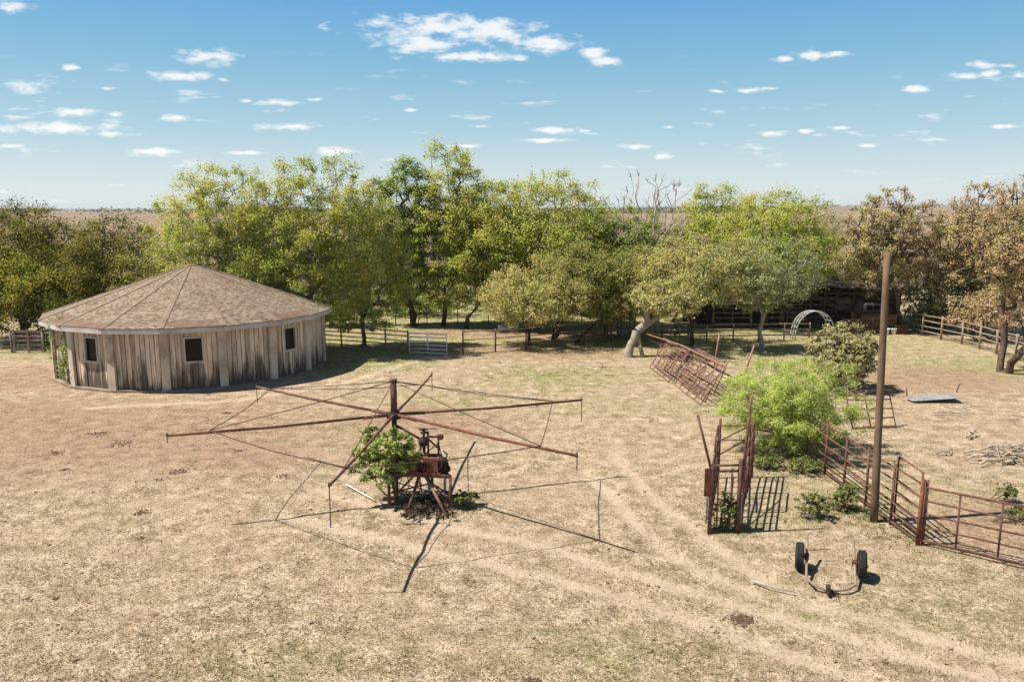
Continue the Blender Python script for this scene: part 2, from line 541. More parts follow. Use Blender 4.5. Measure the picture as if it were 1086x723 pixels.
M['grass_green'] = mat_leaf('grass_green', (0.103, 0.132, 0.029), (0.172, 0.213, 0.052), (0.276, 0.310, 0.098), (0.345, 0.287, 0.138), 0.3, 0.6)


# ------------------------------------------------------------------ helpers: meshes and objects
class MB:
    """collects shapes in world space; build() links them as ONE mesh object"""

    def __init__(self):
        self.v = []
        self.f = []
        self.s = []

    def add(self, verts, faces, smooth=False):
        o = len(self.v)
        self.v += [tuple(map(float, p)) for p in verts]
        self.f += [tuple(i + o for i in q) for q in faces]
        self.s += [smooth] * len(faces)
        return self

    def tube(self, pts, rads, n=8, caps=True):
        pts = [np.array(p, float) for p in pts]
        if not hasattr(rads, '__len__'):
            rads = [rads] * len(pts)
        vs, fs = [], []
        d0 = pts[1] - pts[0]
        up = np.array([0, 0, 1.0]) if abs(d0[2]) < 0.9 * np.linalg.norm(d0) else np.array([1.0, 0, 0])
        u = np.cross(d0, up)
        u /= np.linalg.norm(u)
        for i, p in enumerate(pts):
            a = pts[max(i - 1, 0)]
            b = pts[min(i + 1, len(pts) - 1)]
            t = b - a
            t /= (np.linalg.norm(t) + 1e-9)
            u = u - t * u.dot(t)
            u /= (np.linalg.norm(u) + 1e-9)
            w = np.cross(t, u)
            for k in range(n):
                an = 2 * math.pi * (k + 0.5) / n
                vs.append(p + rads[i] * (math.cos(an) * u + math.sin(an) * w))
        for i in range(len(pts) - 1):
            for k in range(n):
                k2 = (k + 1) % n
                fs.append((i * n + k, i * n + k2, (i + 1) * n + k2, (i + 1) * n + k))
        self.add(vs, fs, n > 4)
        if caps:
            L = (len(pts) - 1) * n
            o = len(self.v) - len(vs)
            self.f += [tuple(o + k for k in reversed(range(n))), tuple(o + L + k for k in range(n))]
            self.s += [False, False]
        return self

    def obox(self, c, ax, ay, az):
        """box from centre and three half-axis vectors"""
        c, ax, ay, az = (np.array(q, float) for q in (c, ax, ay, az))
        vs = [c + sx * ax + sy * ay + sz * az for sz in (-1, 1) for sy in (-1, 1) for sx in (-1, 1)]
        fs = [(0, 2, 3, 1), (4, 5, 7, 6), (0, 1, 5, 4), (2, 6, 7, 3), (0, 4, 6, 2), (1, 3, 7, 5)]
        return self.add(vs, fs)

    def box(self, c, sx, sy, sz, rz=0.0):
        ca, sa = math.cos(rz), math.sin(rz)
        return self.obox(c, (sx / 2 * ca, sx / 2 * sa, 0), (-sy / 2 * sa, sy / 2 * ca, 0), (0, 0, sz / 2))

    def bar(self, a, b, w, h):
        """square bar from a to b: w sideways, h upright"""
        a, b = np.array(a, float), np.array(b, float)
        d = (b - a) / 2
        L = np.linalg.norm(d)
        t = d / L
        up = np.array([0, 0, 1.0]) if abs(t[2]) < 0.95 else np.array([0, 1.0, 0])
        s = np.cross(t, up)
        s /= np.linalg.norm(s)
        q = np.cross(s, t)
        return self.obox((a + b) / 2, d, s * w / 2, q * h / 2)

    def lathe(self, c, prof, n=24, axis=(0, 0, 1)):
        ax = np.array(axis, float)
        ax /= np.linalg.norm(ax)
        t = np.array([1.0, 0, 0]) if abs(ax[0]) < 0.9 else np.array([0, 1.0, 0])
        u = np.cross(ax, t)
        u /= np.linalg.norm(u)
        w = np.cross(ax, u)
        vs, fs = [], []
        for (r, h) in prof:
            for k in range(n):
                an = 2 * math.pi * k / n
                vs.append(np.array(c, float) + ax * h + r * (math.cos(an) * u + math.sin(an) * w))
        for i in range(len(prof) - 1):
            for k in range(n):
                k2 = (k + 1) % n
                fs.append((i * n + k, i * n + k2, (i + 1) * n + k2, (i + 1) * n + k))
        return self.add(vs, fs, True)

    def build(self, name, mat, parent=None):
        origin = np.array(parent['_o']) if parent is not None else (np.array(self.v).mean(0) if self.v else np.zeros(3))
        if parent is None:
            origin[2] = min(p[2] for p in self.v)
        me = bpy.data.meshes.new(name)
        vv = np.array(self.v) - origin
        me.from_pydata([tuple(p) for p in vv], [], self.f)
        me.polygons.foreach_set('use_smooth', self.s)
        me.materials.append(mat)
        return link(name, me, parent, origin)


ORIG = {}


def link(name, me, parent, origin):
    o = bpy.data.objects.new(name, me)
    COL.objects.link(o)
    if parent is not None:
        o.parent = parent
        o.location = (0, 0, 0)
    else:
        o.location = tuple(origin)
    o['_o'] = [float(q) for q in origin]
    return o


def tag(o, label=None, cat=None, group=None, kind=None):
    if label:
        o['label'] = label
    if cat:
        o['category'] = cat
    if group:
        o['group'] = group
    if kind:
        o['kind'] = kind
    return o


def thing(name, loc, label, cat, group=None):
    o = bpy.data.objects.new(name, None)
    COL.objects.link(o)
    o.location = tuple(float(q) for q in loc)
    o.empty_display_size = 0.3
    o['_o'] = [float(q) for q in loc]
    return tag(o, label, cat, group)


def mesh_np(name, verts, faces, mat, parent=None, origin=(0, 0, 0), smooth=False):
    """fast mesh from numpy arrays; every face has the same number of corners"""
    verts = np.asarray(verts, np.float32) - np.asarray(origin, np.float32)
    faces = np.asarray(faces, np.int32)
    k = faces.shape[1]
    me = bpy.data.meshes.new(name)
    me.vertices.add(len(verts))
    me.vertices.foreach_set('co', verts.ravel())
    me.loops.add(faces.size)
    me.loops.foreach_set('vertex_index', faces.ravel())
    me.polygons.add(len(faces))
    me.polygons.foreach_set('loop_start', np.arange(0, faces.size, k, dtype=np.int32))
    if smooth:
        me.polygons.foreach_set('use_smooth', np.ones(len(faces), bool))
    me.update(calc_edges=True)
    me.materials.append(mat)
    return link(name, me, parent, np.asarray(origin, float))


def g0(px, py):
    return G(px, py, 0.0)


def lerp(a, b, t):
    return np.array(a, float) * (1 - t) + np.array(b, float) * t


# ------------------------------------------------------------------ ground
def poly_dist(x, y, pts):
    d = np.full(x.shape, 1e9)
    for a, b in zip(pts[:-1], pts[1:]):
        ax, ay = a[0], a[1]
        bx, by = b[0] - ax, b[1] - ay
        t = np.clip(((x - ax) * bx + (y - ay) * by) / (bx * bx + by * by), 0, 1)
        d = np.minimum(d, np.hypot(x - ax - t * bx, y - ay - t * by))
    return d


TRACKS = [
    [G(*p) for p in [(330, 518), (470, 556), (590, 583), (700, 617), (800, 645), (880, 668), (1000, 700), (1086, 722)]],
    [G(*p) for p in [(300, 548), (400, 570), (480, 590), (600, 617), (680, 640), (760, 665), (860, 700), (930, 724)]],
    [G(*p) for p in [(652, 482), (690, 525), (740, 565), (790, 600), (850, 640), (960, 665), (1086, 700)]],
    [G(*p) for p in [(622, 500), (668, 552), (712, 590), (800, 628)]],
    [G(*p) for p in [(458, 378), (402, 393), (362, 406), (250, 424), (90, 432)]],
]


def ground_masks(x, y):
    wx = x + 2.0 * (fbm(x * 0.25, y * 0.25, 11) - 0.5)
    wy = y + 2.0 * (fbm(x * 0.25 + 40, y * 0.25, 12) - 0.5)
    n1 = fbm(x * 0.35, y * 0.35, 21)
    n2 = fbm(x * 1.1, y * 1.1, 31)
    track = np.zeros_like(x)
    for i, t in enumerate(TRACKS):
        w = 0.22 if i < 4 else 0.28
        d = poly_dist(x + 0.5 * (n1 - 0.5), y + 0.5 * (n2 - 0.5), t)
        track = np.maximum(track, (1 - sstep(w * 0.4, w * 1.7, d)) * (0.55 + 0.7 * (n2 - 0.2)))
    track = np.clip(track * 1.15, 0, 1)

    def blob(px, py, rx, ry):
        c = G(px, py)
        return np.clip(1.25 - np.hypot((wx - c[0]) / rx, (wy - c[1]) / ry), 0, 1)
    dirt = np.zeros_like(x)
    for b in [(130, 458, 10.5, 6.0), (30, 440, 5, 3.5), (250, 480, 4, 3), (60, 400, 5, 4), (560, 372, 7, 3), (1080, 560, 2.5, 2.2),
              (540, 353, 11, 2.6), (450, 445, 4.5, 3.0), (960, 400, 6, 4)]:
        dirt = np.maximum(dirt, blob(*b))
    dirt = np.clip(dirt * (0.6 + 1.4 * n1), 0, 1)
    green = np.zeros_like(x)
    for b in [(480, 346, 16, 7), (600, 398, 5.0, 3.2), (390, 385, 4, 3.0), (345, 388, 4, 2.5), (820, 375, 6, 4.5), (330, 455, 4, 2), (470, 425, 4, 3),
              (790, 555, 2, 1.4), (900, 525, 3.0, 2.0), (1040, 540, 4, 3), (640, 700, 3, 1.2), (860, 640, 3, 1.4), (60, 452, 3, 1.6), (700, 430, 6, 2.5),
              (290, 690, 2.4, 1.2), (980, 640, 3, 2), (1040, 390, 7, 5)]:
        green = np.maximum(green, blob(*b) * (1.0 if b[1] < 400 else 0.5))
    green = np.clip(green * (0.25 + 1.5 * fbm(x * 0.5 + 9, y * 0.5, 41)), 0, 1)
    grove = (1 - sstep(20, 42, np.abs(x + 4))) * sstep(43, 48, y) * (1 - sstep(66, 82, y))
    green = np.maximum(green, grove * np.clip(0.9 + 1.5 * (n1 - 0.4), 0, 1.6))
    field = sstep(72, 95, y + 8 * (n1 - 0.5))
    return track, dirt, green, field


def ground_height(x, y):
    near = 1 - sstep(70, 140, np.hypot(x, y))
    h = 0.10 * (fbm(x * 0.12, y * 0.12, 3, 3) - 0.5) + 0.05 * (fbm(x * 0.9, y * 0.9, 5, 3) - 0.5)
    t = ground_masks(x, y)[0]
    h = (h - 0.035 * t) * near - 0.015
    far = sstep(500, 3200, y) * (sstep(-0.02, 0.55, x / np.maximum(y, 1)) * 17.0 + 1.5)
    far = far + sstep(300, 1500, y) * 5 * (fbm(x * 0.0022, y * 0.0015, 8, 3) - 0.5)
    return h + far


def axis(lo, hi, step, far_lo, far_hi, g=1.22):
    a = list(np.arange(lo, hi + 1e-6, step))
    s = step
    while a[-1] < far_hi:
        s *= g
        a.append(a[-1] + s)
    s = step
    while a[0] > far_lo:
        s *= g
        a.insert(0, a[0] - s)
    return np.array(a)


xs = axis(-24, 24, 0.13, -9000, 9000, 1.13)
ys = axis(9.5, 48, 0.13, -60, 12000, 1.10)
GX, GY = np.meshgrid(xs, ys)
GZ = ground_height(GX, GY)
nx, ny = len(xs), len(ys)
idx = np.arange(nx * ny).reshape(ny, nx)
gf = np.stack([idx[:-1, :-1], idx[:-1, 1:], idx[1:, 1:], idx[1:, :-1]], -1).reshape(-1, 4)


def mat_ground():
    m, nt, b, out = new_mat('pasture')
    tc = nt.nodes.new('ShaderNodeTexCoord')
    P = tc.outputs['Object']

    def attr(n):
        a = nt.nodes.new('ShaderNodeAttribute')
        a.attribute_name = n
        return a.outputs['Fac']

    def math_(op, a, b_=None, c=None):
        q = nt.nodes.new('ShaderNodeMath')
        q.operation = op
        for i, s in enumerate((a, b_, c)):
            if s is None:
                continue
            if isinstance(s, (int, float)):
                q.inputs[i].default_value = s
            else:
                nt.links.new(s, q.inputs[i])
        return q.outputs[0]

    def mrange(v, a, b_, lo=0.0, hi=1.0):
        q = nt.nodes.new('ShaderNodeMapRange')
        q.interpolation_type = 'SMOOTHSTEP'
        nt.links.new(v, q.inputs['Value'])
        for k, s in (('From Min', a), ('From Max', b_), ('To Min', lo), ('To Max', hi)):
            q.inputs[k].default_value = s
        return q.outputs[0]
    big = noise(nt, 0.33, 5, 0.6, P)
    mid = noise(nt, 1.7, 6, 0.66, P)
    fine = noise(nt, 10.5, 5, 0.72, P)
    grain = noise(nt, 38.0, 3, 0.7, P)
    finer = noise(nt, 25.0, 4, 0.72, P)
    tuft = math_('ADD', math_('MULTIPLY', mid, 0.30), math_('ADD', math_('MULTIPLY', fine, 0.36), math_('MULTIPLY', finer, 0.34)))
    # pale bare earth and thatch showing between olive-brown tufts of cropped grass; darkest stops paint the shade between clumps
    c = ramp(nt, [(0.395, (0.09, 0.062, 0.034)), (0.443, (0.20, 0.143, 0.084)), (0.50, (0.375, 0.282, 0.183)), (0.568, (0.61, 0.49, 0.355))], tuft)
    c = mixc(nt, mrange(big, 0.42, 0.62, 0, 0.6), c, mixc(nt, 0.6, c, (0.44, 0.32, 0.215)))
    green_n = math_('MULTIPLY', attr('green'), mrange(math_('ADD', math_('MULTIPLY', fine, 0.5), math_('MULTIPLY', mid, 0.5)), 0.62, 0.42, 0.12, 1.0))
    c = mixc(nt, math_('MULTIPLY', green_n, 0.72), c, mixc(nt, mid, (0.15, 0.185, 0.05), (0.27, 0.29, 0.09)))
    sc = mrange(noise(nt, 0.9, 6, 0.7, P, (1.0, 1.6, 1.0)), 0.52, 0.66, 0, 0.55)
    c = mixc(nt, sc, c, mixc(nt, 0.62, c, (0.19, 0.175, 0.075)))
    dirtc = mixc(nt, mrange(tuft, 0.42, 0.57), (0.17, 0.107, 0.066), (0.43, 0.30, 0.20)) if True else mixc(nt, fine, (0.27, 0.175, 0.115), (0.47, 0.335, 0.235))
    dm = math_('MULTIPLY', attr('dirt'), mrange(mid, 0.30, 0.58, 0.6, 1.0))
    c = mixc(nt, math_('MULTIPLY', dm, 0.95), c, dirtc)
    tm = math_('MULTIPLY', attr('track'), mrange(fine, 0.30, 0.58, 0.55, 1.0))
    c = mixc(nt, math_('MULTIPLY', tm, 0.95), c, mixc(nt, fine, (0.44, 0.335, 0.232), (0.56, 0.445, 0.325)))
    # specks: bits of dung, litter and bare crumbs, then painted shade flecks
    sp = mrange(noise(nt, 5.5, 3, 0.55, P), 0.70, 0.745, 0, 0.8)
    c = mixc(nt, sp, c, (0.095, 0.062, 0.038))
    clump_shade = math_('MULTIPLY', mrange(noise(nt, 7.5, 5, 0.72, P, (1.0, 1.3, 1.0)), 0.58, 0.645, 0, 0.7), mrange(noise(nt, 0.55, 4, 0.6, P), 0.38, 0.58, 0.5, 1.0))  # dark flecks painted in for the shade between grass clumps
    c = mixc(nt, math_('MULTIPLY', clump_shade, math_('SUBTRACT', 1.0, math_('MULTIPLY', attr('track'), 0.8))), c, (0.085, 0.058, 0.033))
    gr = ramp(nt, [(0.3, (0.55, 0.54, 0.52)), (0.5, (1, 1, 1)), (0.7, (1.25, 1.25, 1.25))], grain)
    c = mixc(nt, 0.8, c, gr, 'MULTIPLY')
    # tilled fields beyond the trees
    f1 = noise(nt, 0.010, 4, 0.55, P, (1.0, 0.45, 1))
    f2 = noise(nt, 0.12, 5, 0.65, P, (1.0, 0.35, 1))
    fc = ramp(nt, [(0.35, (0.15, 0.105, 0.070)), (0.47, (0.215, 0.15, 0.10)), (0.56, (0.255, 0.19, 0.125)), (0.66, (0.20, 0.165, 0.088))], f1)
    fc = mixc(nt, mrange(f2, 0.55, 0.72, 0, 0.5), fc, (0.17, 0.13, 0.07))
    c = mixc(nt, attr('field'), c, fc)
    nt.links.new(c, b.inputs['Base Color'])
    b.inputs['Roughness'].default_value = 1.0
    b.inputs['Specular IOR Level'].default_value = 0.05
    hb = math_('ADD', math_('MULTIPLY', fine, 1.0), math_('MULTIPLY', grain, 0.35))
    hb = math_('ADD', hb, math_('ADD', math_('MULTIPLY', mid, 0.9), math_('MULTIPLY', finer, 0.7)))
    bump(nt, b, hb, 0.7, 0.08)
    return m


ground = mesh_np('ground', np.stack([GX, GY, GZ], -1).reshape(-1, 3), gf, mat_ground(), smooth=True)
tag(ground, kind='structure')
for nm_, arr in zip(('track', 'dirt', 'green', 'field'), ground_masks(GX, GY)):
    a = ground.data.attributes.new(nm_, 'FLOAT', 'POINT')
    a.data.foreach_set('value', arr.ravel().astype(np.float32))


def gz(x, y):
    return float(ground_height(np.array([x]), np.array([y]))[0])


def blades(name, x, y, hmin, hmax, per, mat, spread=0.05, wid=0.012):
    n = len(x)
    z = ground_height(x, y)
    X = np.repeat(x, per) + rng.normal(0, spread, n * per)
    Y = np.repeat(y, per) + rng.normal(0, spread, n * per)
    Z = np.repeat(z, per) - 0.01
    h = rng.uniform(hmin, hmax, n * per)
    a = rng.uniform(0, 2 * math.pi, n * per)
    lean = rng.uniform(0.1, 0.9, n * per) * h
    w = wid * rng.uniform(0.7, 1.5, n * per)
    la = rng.uniform(0, 2 * math.pi, n * per)
    p0 = np.stack([X - np.cos(a) * w, Y - np.sin(a) * w, Z], -1)
    p1 = np.stack([X + np.cos(a) * w, Y + np.sin(a) * w, Z], -1)
    p2 = np.stack([X + np.cos(la) * lean, Y + np.sin(la) * lean, Z + h], -1)
    V = np.stack([p0, p1, p2], 1).reshape(-1, 3)
    return mesh_np(name, V, np.arange(len(V)).reshape(-1, 3), mat)


def scatter(n, ylo, yhi, wide=0.70):
    # nearer ground gets more tufts
    t = rng.random(n)
    y = 1.0 / (1 / ylo + t * (1 / yhi - 1 / ylo))
    x = rng.uniform(-wide, wide, n) * y
    return x, y


# ------------------------------------------------------------------ trees
def grow(seeds, pts, bf=0.35):
    """greedy tree joining pts to the seed chain; seeds: list of (pos, parent)"""
    pos = [np.array(p, float) for p, _ in seeds]
    par = [q for _, q in seeds]
    plen = []
    for i, (p, q) in enumerate(seeds):
        plen.append(0 if q < 0 else plen[q] + np.linalg.norm(pos[i] - pos[q]))
    pts = np.asarray(pts, float)
    N = len(pts)
    best = np.full(N, 1e9)
    bp = np.zeros(N, int)
    first = [i for i, (p, q) in enumerate(seeds) if i >= len(seeds) * 0.35] or [len(seeds) - 1]
    for i in first:
        d = np.linalg.norm(pts - pos[i], axis=1) + bf * plen[i]
        mk = d < best
        best[mk] = d[mk]
        bp[mk] = i
    alive = np.ones(N, bool)
    for _ in range(N):
        j = int(np.argmin(np.where(alive, best, 1e9)))
        alive[j] = False
        k = len(pos)
        pos.append(pts[j])
        par.append(int(bp[j]))
        L = np.linalg.norm(pts[j] - pos[bp[j]])
        plen.append(plen[bp[j]] + L)
        d = np.linalg.norm(pts - pts[j], axis=1) + bf * plen[k]
        mk = alive & (d < best)
        best[mk] = d[mk]
        bp[mk] = k
    return np.array(pos), np.array(par)


def radii(par, R, rmin=0.012, p=2.4, roots=(0,)):
    n = len(par)
    r = np.zeros(n)
    for i in range(n - 1, -1, -1):
        if r[i] == 0:
            r[i] = 1.0
        if par[i] >= 0:
            r[par[i]] = (r[par[i]] ** p + r[i] ** p) ** (1 / p)
    r *= R / max(r[list(roots)].max(), 1e-6)
    return np.maximum(r, rmin)


def limb_mesh(pos, par, r, n=5, wig=0.10, seed=0):
    lr = np.random.default_rng(seed)
    V, Fc = [], []
    o = 0
    for i in range(len(pos)):
        q = par[i]
        if q < 0:
            continue
        a, b = pos[q], pos[i]
        L = np.linalg.norm(b - a)
        if L < 1e-4:
            continue
        mid = (a + b) / 2 + lr.normal(0, wig * L * 0.5, 3)
        ra = min(r[q], r[i] * 1.7 + 0.01)
        chain = [(a, ra), (mid, (ra + r[i]) / 2), (b, r[i])]
        rings = []
        for j, (pnt, rad) in enumerate(chain):
            t = (chain[min(j + 1, 2)][0] - chain[max(j - 1, 0)][0])
            t = t / (np.linalg.norm(t) + 1e-9)
            up = np.array([0.3, 0.2, 1.0]) if abs(t[2]) < 0.85 else np.array([1.0, 0.1, 0])
            u = np.cross(t, up)
            u /= np.linalg.norm(u)
            w = np.cross(t, u)
            an = 2 * np.pi * np.arange(n) / n
            rings.append(pnt + rad * (np.cos(an)[:, None] * u + np.sin(an)[:, None] * w))
        V.append(np.concatenate(rings))
        k = np.arange(n)
        k2 = (k + 1) % n
        for s in (0, 1):
            Fc.append(np.stack([o + s * n + k, o + s * n + k2, o + (s + 1) * n + k2, o + (s + 1) * n + k], -1))
        o += 3 * n
    return np.concatenate(V), np.concatenate(Fc)


def leaf_quads(c, size, aspect, lr, droop=0.0, upbias=0.5, centre=None):
    n = len(c)
    nrm = lr.normal(0, 1, (n, 3))
    if centre is not None:
        # blades of a crown face outwards and up, towards the open sky
        o = c - centre
        o /= np.linalg.norm(o, axis=1)[:, None] + 1e-6
        nrm = nrm * 0.62 + o * 0.75
        nrm[:, 2] += upbias
    else:
        nrm[:, 2] = np.abs(nrm[:, 2]) + upbias
    nrm /= np.linalg.norm(nrm, axis=1)[:, None]
    t = lr.normal(0, 1, (n, 3))
    t[:, 2] -= droop
    t -= nrm * (t * nrm).sum(1)[:, None]
    t /= np.linalg.norm(t, axis=1)[:, None] + 1e-9
    b = np.cross(nrm, t)
    l = size * lr.uniform(0.6, 1.4, n)[:, None]
    w = l * aspect * lr.uniform(0.75, 1.25, n)[:, None]
    V = np.stack([c - t * l / 2, c + b * w / 2 - t * l * 0.05, c + t * l / 2 + nrm * l * 0.12, c - b * w / 2 - t * l * 0.05], 1)
    return V.reshape(-1, 3), np.arange(4 * n).reshape(-1, 4)


def crown_points(n, c, r, lr, shell=0.42, lump=0.35, flat=0.0):
    """uneven cloud of points in an ellipsoid"""
    d = lr.normal(0, 1, (n, 3))
    d /= np.linalg.norm(d, axis=1)[:, None]
    k = lr.normal(0, 1, (9, 3))
    k /= np.linalg.norm(k, axis=1)[:, None]
    amp = lr.uniform(-1, 1, 9)
    bumpy = (np.exp(3.2 * (d @ k.T - 1)) * amp).sum(1)
    bumpy = np.clip(bumpy, -1, 1)
    rad = lr.random(n) ** shell * (1 + 0.6 * lump * bumpy)
    p = d * rad[:, None]
    p /= np.maximum(np.percentile(np.abs(p), 98, axis=0), 0.3)
    p = np.clip(p, -1.06, 1.06)
    if flat:
        p[:, 2] = np.where(p[:, 2] < 0, p[:, 2] * (1 - flat), p[:, 2])
    return np.array(c) + p * np.array(r)


def tree(name, base_px, Y, box, leaf, bark, label, cat='tree', group=None, R=0.2, npts=150, dens=1.0, leaf_px=2.05, clump=1.0, fork=0.35,
         seed=1, aspect=0.6, droop=0.0, depth=0.9, trunk_pts=None, stems=1, shell=0.42, lump=0.35, bare=False, flat=0.0, stem_spread=0.5, bf=0.35,
         tw=0.0, upbias=0.85, twig_r=0.014, sides=5, grow_k=0.95):
    lr = np.random.default_rng(seed)
    x0, x1, yt, yb = box
    bx = AT(base_px, 300, Y)[0]
    base = np.array([bx, Y, gz(bx, Y) - 0.05])
    cm = AT((x0 + x1) / 2, (yt + yb) / 2, Y)
    ppm = F / (Y * math.cos(PITCH) + (CAM_H - cm[2]) * math.sin(PITCH))
    rx = (x1 - x0) / 2 / ppm
    zt = AT((x0 + x1) / 2, yt, Y)[2]
    zb = max(AT((x0 + x1) / 2, yb, Y)[2], 0.15)
    rz = (zt - zb) / 2
    c = np.array([cm[0], Y, (zt + zb) / 2])
    ry = rx * depth
    root = thing(name, base, label, cat, group)
    npts = int(npts * 1.7)
    csz = 0.62 * clump * (4.19 * rx * ry * rz / npts) ** (1 / 3)
    pts = crown_points(npts, c, np.array([rx, ry, rz]) * grow_k, lr, shell, lump, flat)
    pts[:, 2] = np.maximum(pts[:, 2], 0.12)
    seeds = []
    if trunk_pts is not None:
        for i, p in enumerate(trunk_pts):
            seeds.append((p, i - 1))
    else:
        for s in range(stems):
            st = len(seeds)
            a = 2 * math.pi * s / max(stems, 1) + lr.uniform(0, 1)
            off = np.array([math.cos(a), math.sin(a), 0]) * (stem_spread * (s > 0 or stems > 2)) * lr.uniform(0.5, 1.1)
            ft = np.array([c[0], c[1], zb + (zt - zb) * fork])
            top = base + (ft - base) * 1.0 + off * 3.0
            seeds.append((base + off * 0.6, -1 if s == 0 else 0))
            for t in (0.3, 0.6, 0.85, 1.0):
                seeds.append((lerp(base + off * 0.6, top, t) + np.array([*lr.normal(0, 0.06 * min(2, rz), 2), 0]) * (t < 1), len(seeds) - 1))
    roots = [i for i, (p, q) in enumerate(seeds) if q < 0]
    pos, par = grow(seeds, pts, bf)
    r = radii(par, R * 0.62 * max(1, stems) ** 0.4, rmin=twig_r, p=2.15, roots=roots)
    # a flare where the trunk meets the ground
    for q in roots:
        r[q] *= 1.25
    V, Fc = limb_mesh(pos, par, r, sides, 0.14, seed)
    ns = len(seeds)
    kids = np.bincount(par[par >= 0], minlength=len(par))
    tips = np.where((kids == 0) & (np.arange(len(par)) >= ns))[0]
    # twigs at the tips
    ntw = int((0 if not tw else tw) * len(tips))
    if ntw:
        src = lr.choice(tips, ntw)
        dirs = pos[src] - c
        dirs = dirs / (np.linalg.norm(dirs, axis=1)[:, None] + 1e-6) + lr.normal(0, 0.55, (ntw, 3)) + np.array([0, 0, 0.35])
        dirs /= np.linalg.norm(dirs, axis=1)[:, None]
        L = csz * lr.uniform(0.5, 1.5, ntw)
        e = pos[src] + dirs * L[:, None]
        P2 = np.concatenate([pos[src], e])
        pp = np.concatenate([np.full(ntw, -1), np.arange(ntw)])
        rr = np.concatenate([np.full(ntw, twig_r), np.full(ntw, twig_r * 0.4)])
        V2, F2 = limb_mesh(P2, pp, rr, 3, 0.12, seed + 5)
        Fc = np.concatenate([Fc, np.zeros((0, 4), int)])
        tv, tf = V2, F2 + len(V)
        V = np.concatenate([V, tv])
        Fc = np.concatenate([Fc, tf])
    mesh_np('trunk', V, Fc, M[bark], root, base, smooth=True)
    if bare:
        return root
    area = math.pi / 4 * (x1 - x0) * (yb - yt)
    n = int(area * 3.3 * dens)
    size = leaf_px / ppm
    wgt = np.where(np.arange(len(par)) >= ns, lr.lognormal(0, 0.4, len(par)), 0)
    wgt[kids > 1] *= 0.55
    wgt /= wgt.sum()
    src = lr.choice(len(par), n, p=wgt)
    off = lr.normal(0, 1, (n, 3)) * np.array([1, 1, 0.75]) * csz * lr.lognormal(0, 0.25, len(par))[src][:, None] * 0.62
    off[:, 2] -= droop * 0.25 * csz * lr.random(n) * 3
    cpos = pos[src] + off
    cpos[:, 2] = np.maximum(cpos[:, 2], 0.05)
    V, Fc = leaf_quads(cpos, size, aspect, lr, droop, upbias, c)
    mesh_np('crown', V, Fc, M[leaf], root, base)
    return root


def YG(px, py):
    return G(px, py)[1]


GR = 'trees of the grove behind the yard'
GL = 'dark trees behind the round barn'
GB = 'budding brown trees along the right fence'
# left of the barn
tree('oak_tree', 18, YG(18, 362), (-28, 112, 256, 356), 'leaf_oak_gold', 'bark_dark', 'low domed golden green oak beside the left end of the barn', group=GL, R=0.22, npts=170, dens=1.5, seed=11, clump=1.0, stems=3, fork=0.2, flat=0.2)
tree('oak_tree', 20, 53, (-50, 98, 216, 335), 'leaf_oak', 'bark_dark', 'tall dark oak rising behind the golden green oak at the left edge', group=GL, R=0.28, npts=190, dens=1.4, seed=12, lump=0.6, tw=1.2)
tree('oak_tree', 112, 50, (58, 162, 232, 338), 'leaf_oak', 'bark_dark', 'dark broad oak close to the left slope of the barn roof', group=GL, R=0.24, npts=160, dens=1.3, seed=13, lump=0.6, tw=1.0)
tree('dead_tree', 108, 56, (86, 130, 228, 292), 'leaf_oak', 'bark_dark', 'bare black snag sticking up above the dark oaks', group=GL, R=0.12, npts=34, bare=True, seed=14, lump=0.5, tw=2, shell=0.35, twig_r=0.02)
tree('mesquite_tree', 152, 48, (116, 190, 256, 338), 'leaf_olive', 'bark', 'thin grey green mesquite just behind the barn roof', group=GL, R=0.12, npts=110, dens=0.75, seed=15, stems=2, tw=1.5)
# the grove
tree('hackberry_tree', 232, 47, (162, 314, 176, 338), 'leaf_yellow', 'bark_pale', 'open yellow green tree with pale limbs rising behind the barn peak', group=GR, R=0.26, npts=360, dens=1.05, seed=21, depth=0.6, tw=1.5, lump=0.28, clump=0.82)
tree('hackberry_tree', 318, 46, (252, 408, 171, 345), 'leaf_bright', 'bark_pale', 'tall fresh green tree with white limbs right of the barn peak', group=GR, R=0.28, npts=380, dens=1.1, seed=22, depth=0.55, tw=1.3, lump=0.28, clump=0.82)
tree('elm_tree', 384, 49, (336, 442, 196, 348), 'leaf_feather', 'bark', 'greyish green feathery tree beside the right eave of the barn', group=GR, R=0.2, npts=240, dens=1.0, seed=23, depth=0.42, tw=1.2, clump=0.75, leaf_px=2.0)
tree('elm_tree', 438, YG(438, 346), (388, 474, 170, 322), 'leaf_deep', 'bark_dark', 'deep green full tree between the feathery tree and the tallest tree', group=GR, R=0.25, npts=320, dens=1.5, seed=24, depth=0.6, stems=3, stem_spread=0.45, clump=0.85, lump=0.3)
tree('elm_tree', 469, YG(469, 346), (438, 524, 151, 322), 'leaf_yellow', 'bark_dark', 'tallest yellow green tree in the middle of the grove', group=GR, R=0.25, npts=330, dens=1.05, seed=25, tw=1.2, clump=0.82, lump=0.35)
tree('elm_tree', 494, YG(494, 348), (470, 572, 186, 322), 'leaf_bright', 'bark_dark', 'rounded bright green tree just right of the tallest tree', group=GR, R=0.23, npts=300, dens=1.2, seed=26, clump=0.85, lump=0.3)
tree('elm_tree', 572, 56, (520, 650, 186, 320), 'leaf_yellow', 'bark', 'wide pale green tree with bare twigs along its top', group=GR, R=0.25, npts=330, dens=1.1, seed=27, tw=2.5, clump=0.85, lump=0.3)
tree('elm_tree', 545, YG(545, 345), (500, 600, 235, 330), 'leaf_olive', 'bark_dark', 'shady olive tree half hidden behind the pale front mesquite', group=GR, R=0.2, npts=170, dens=1.1, seed=28)
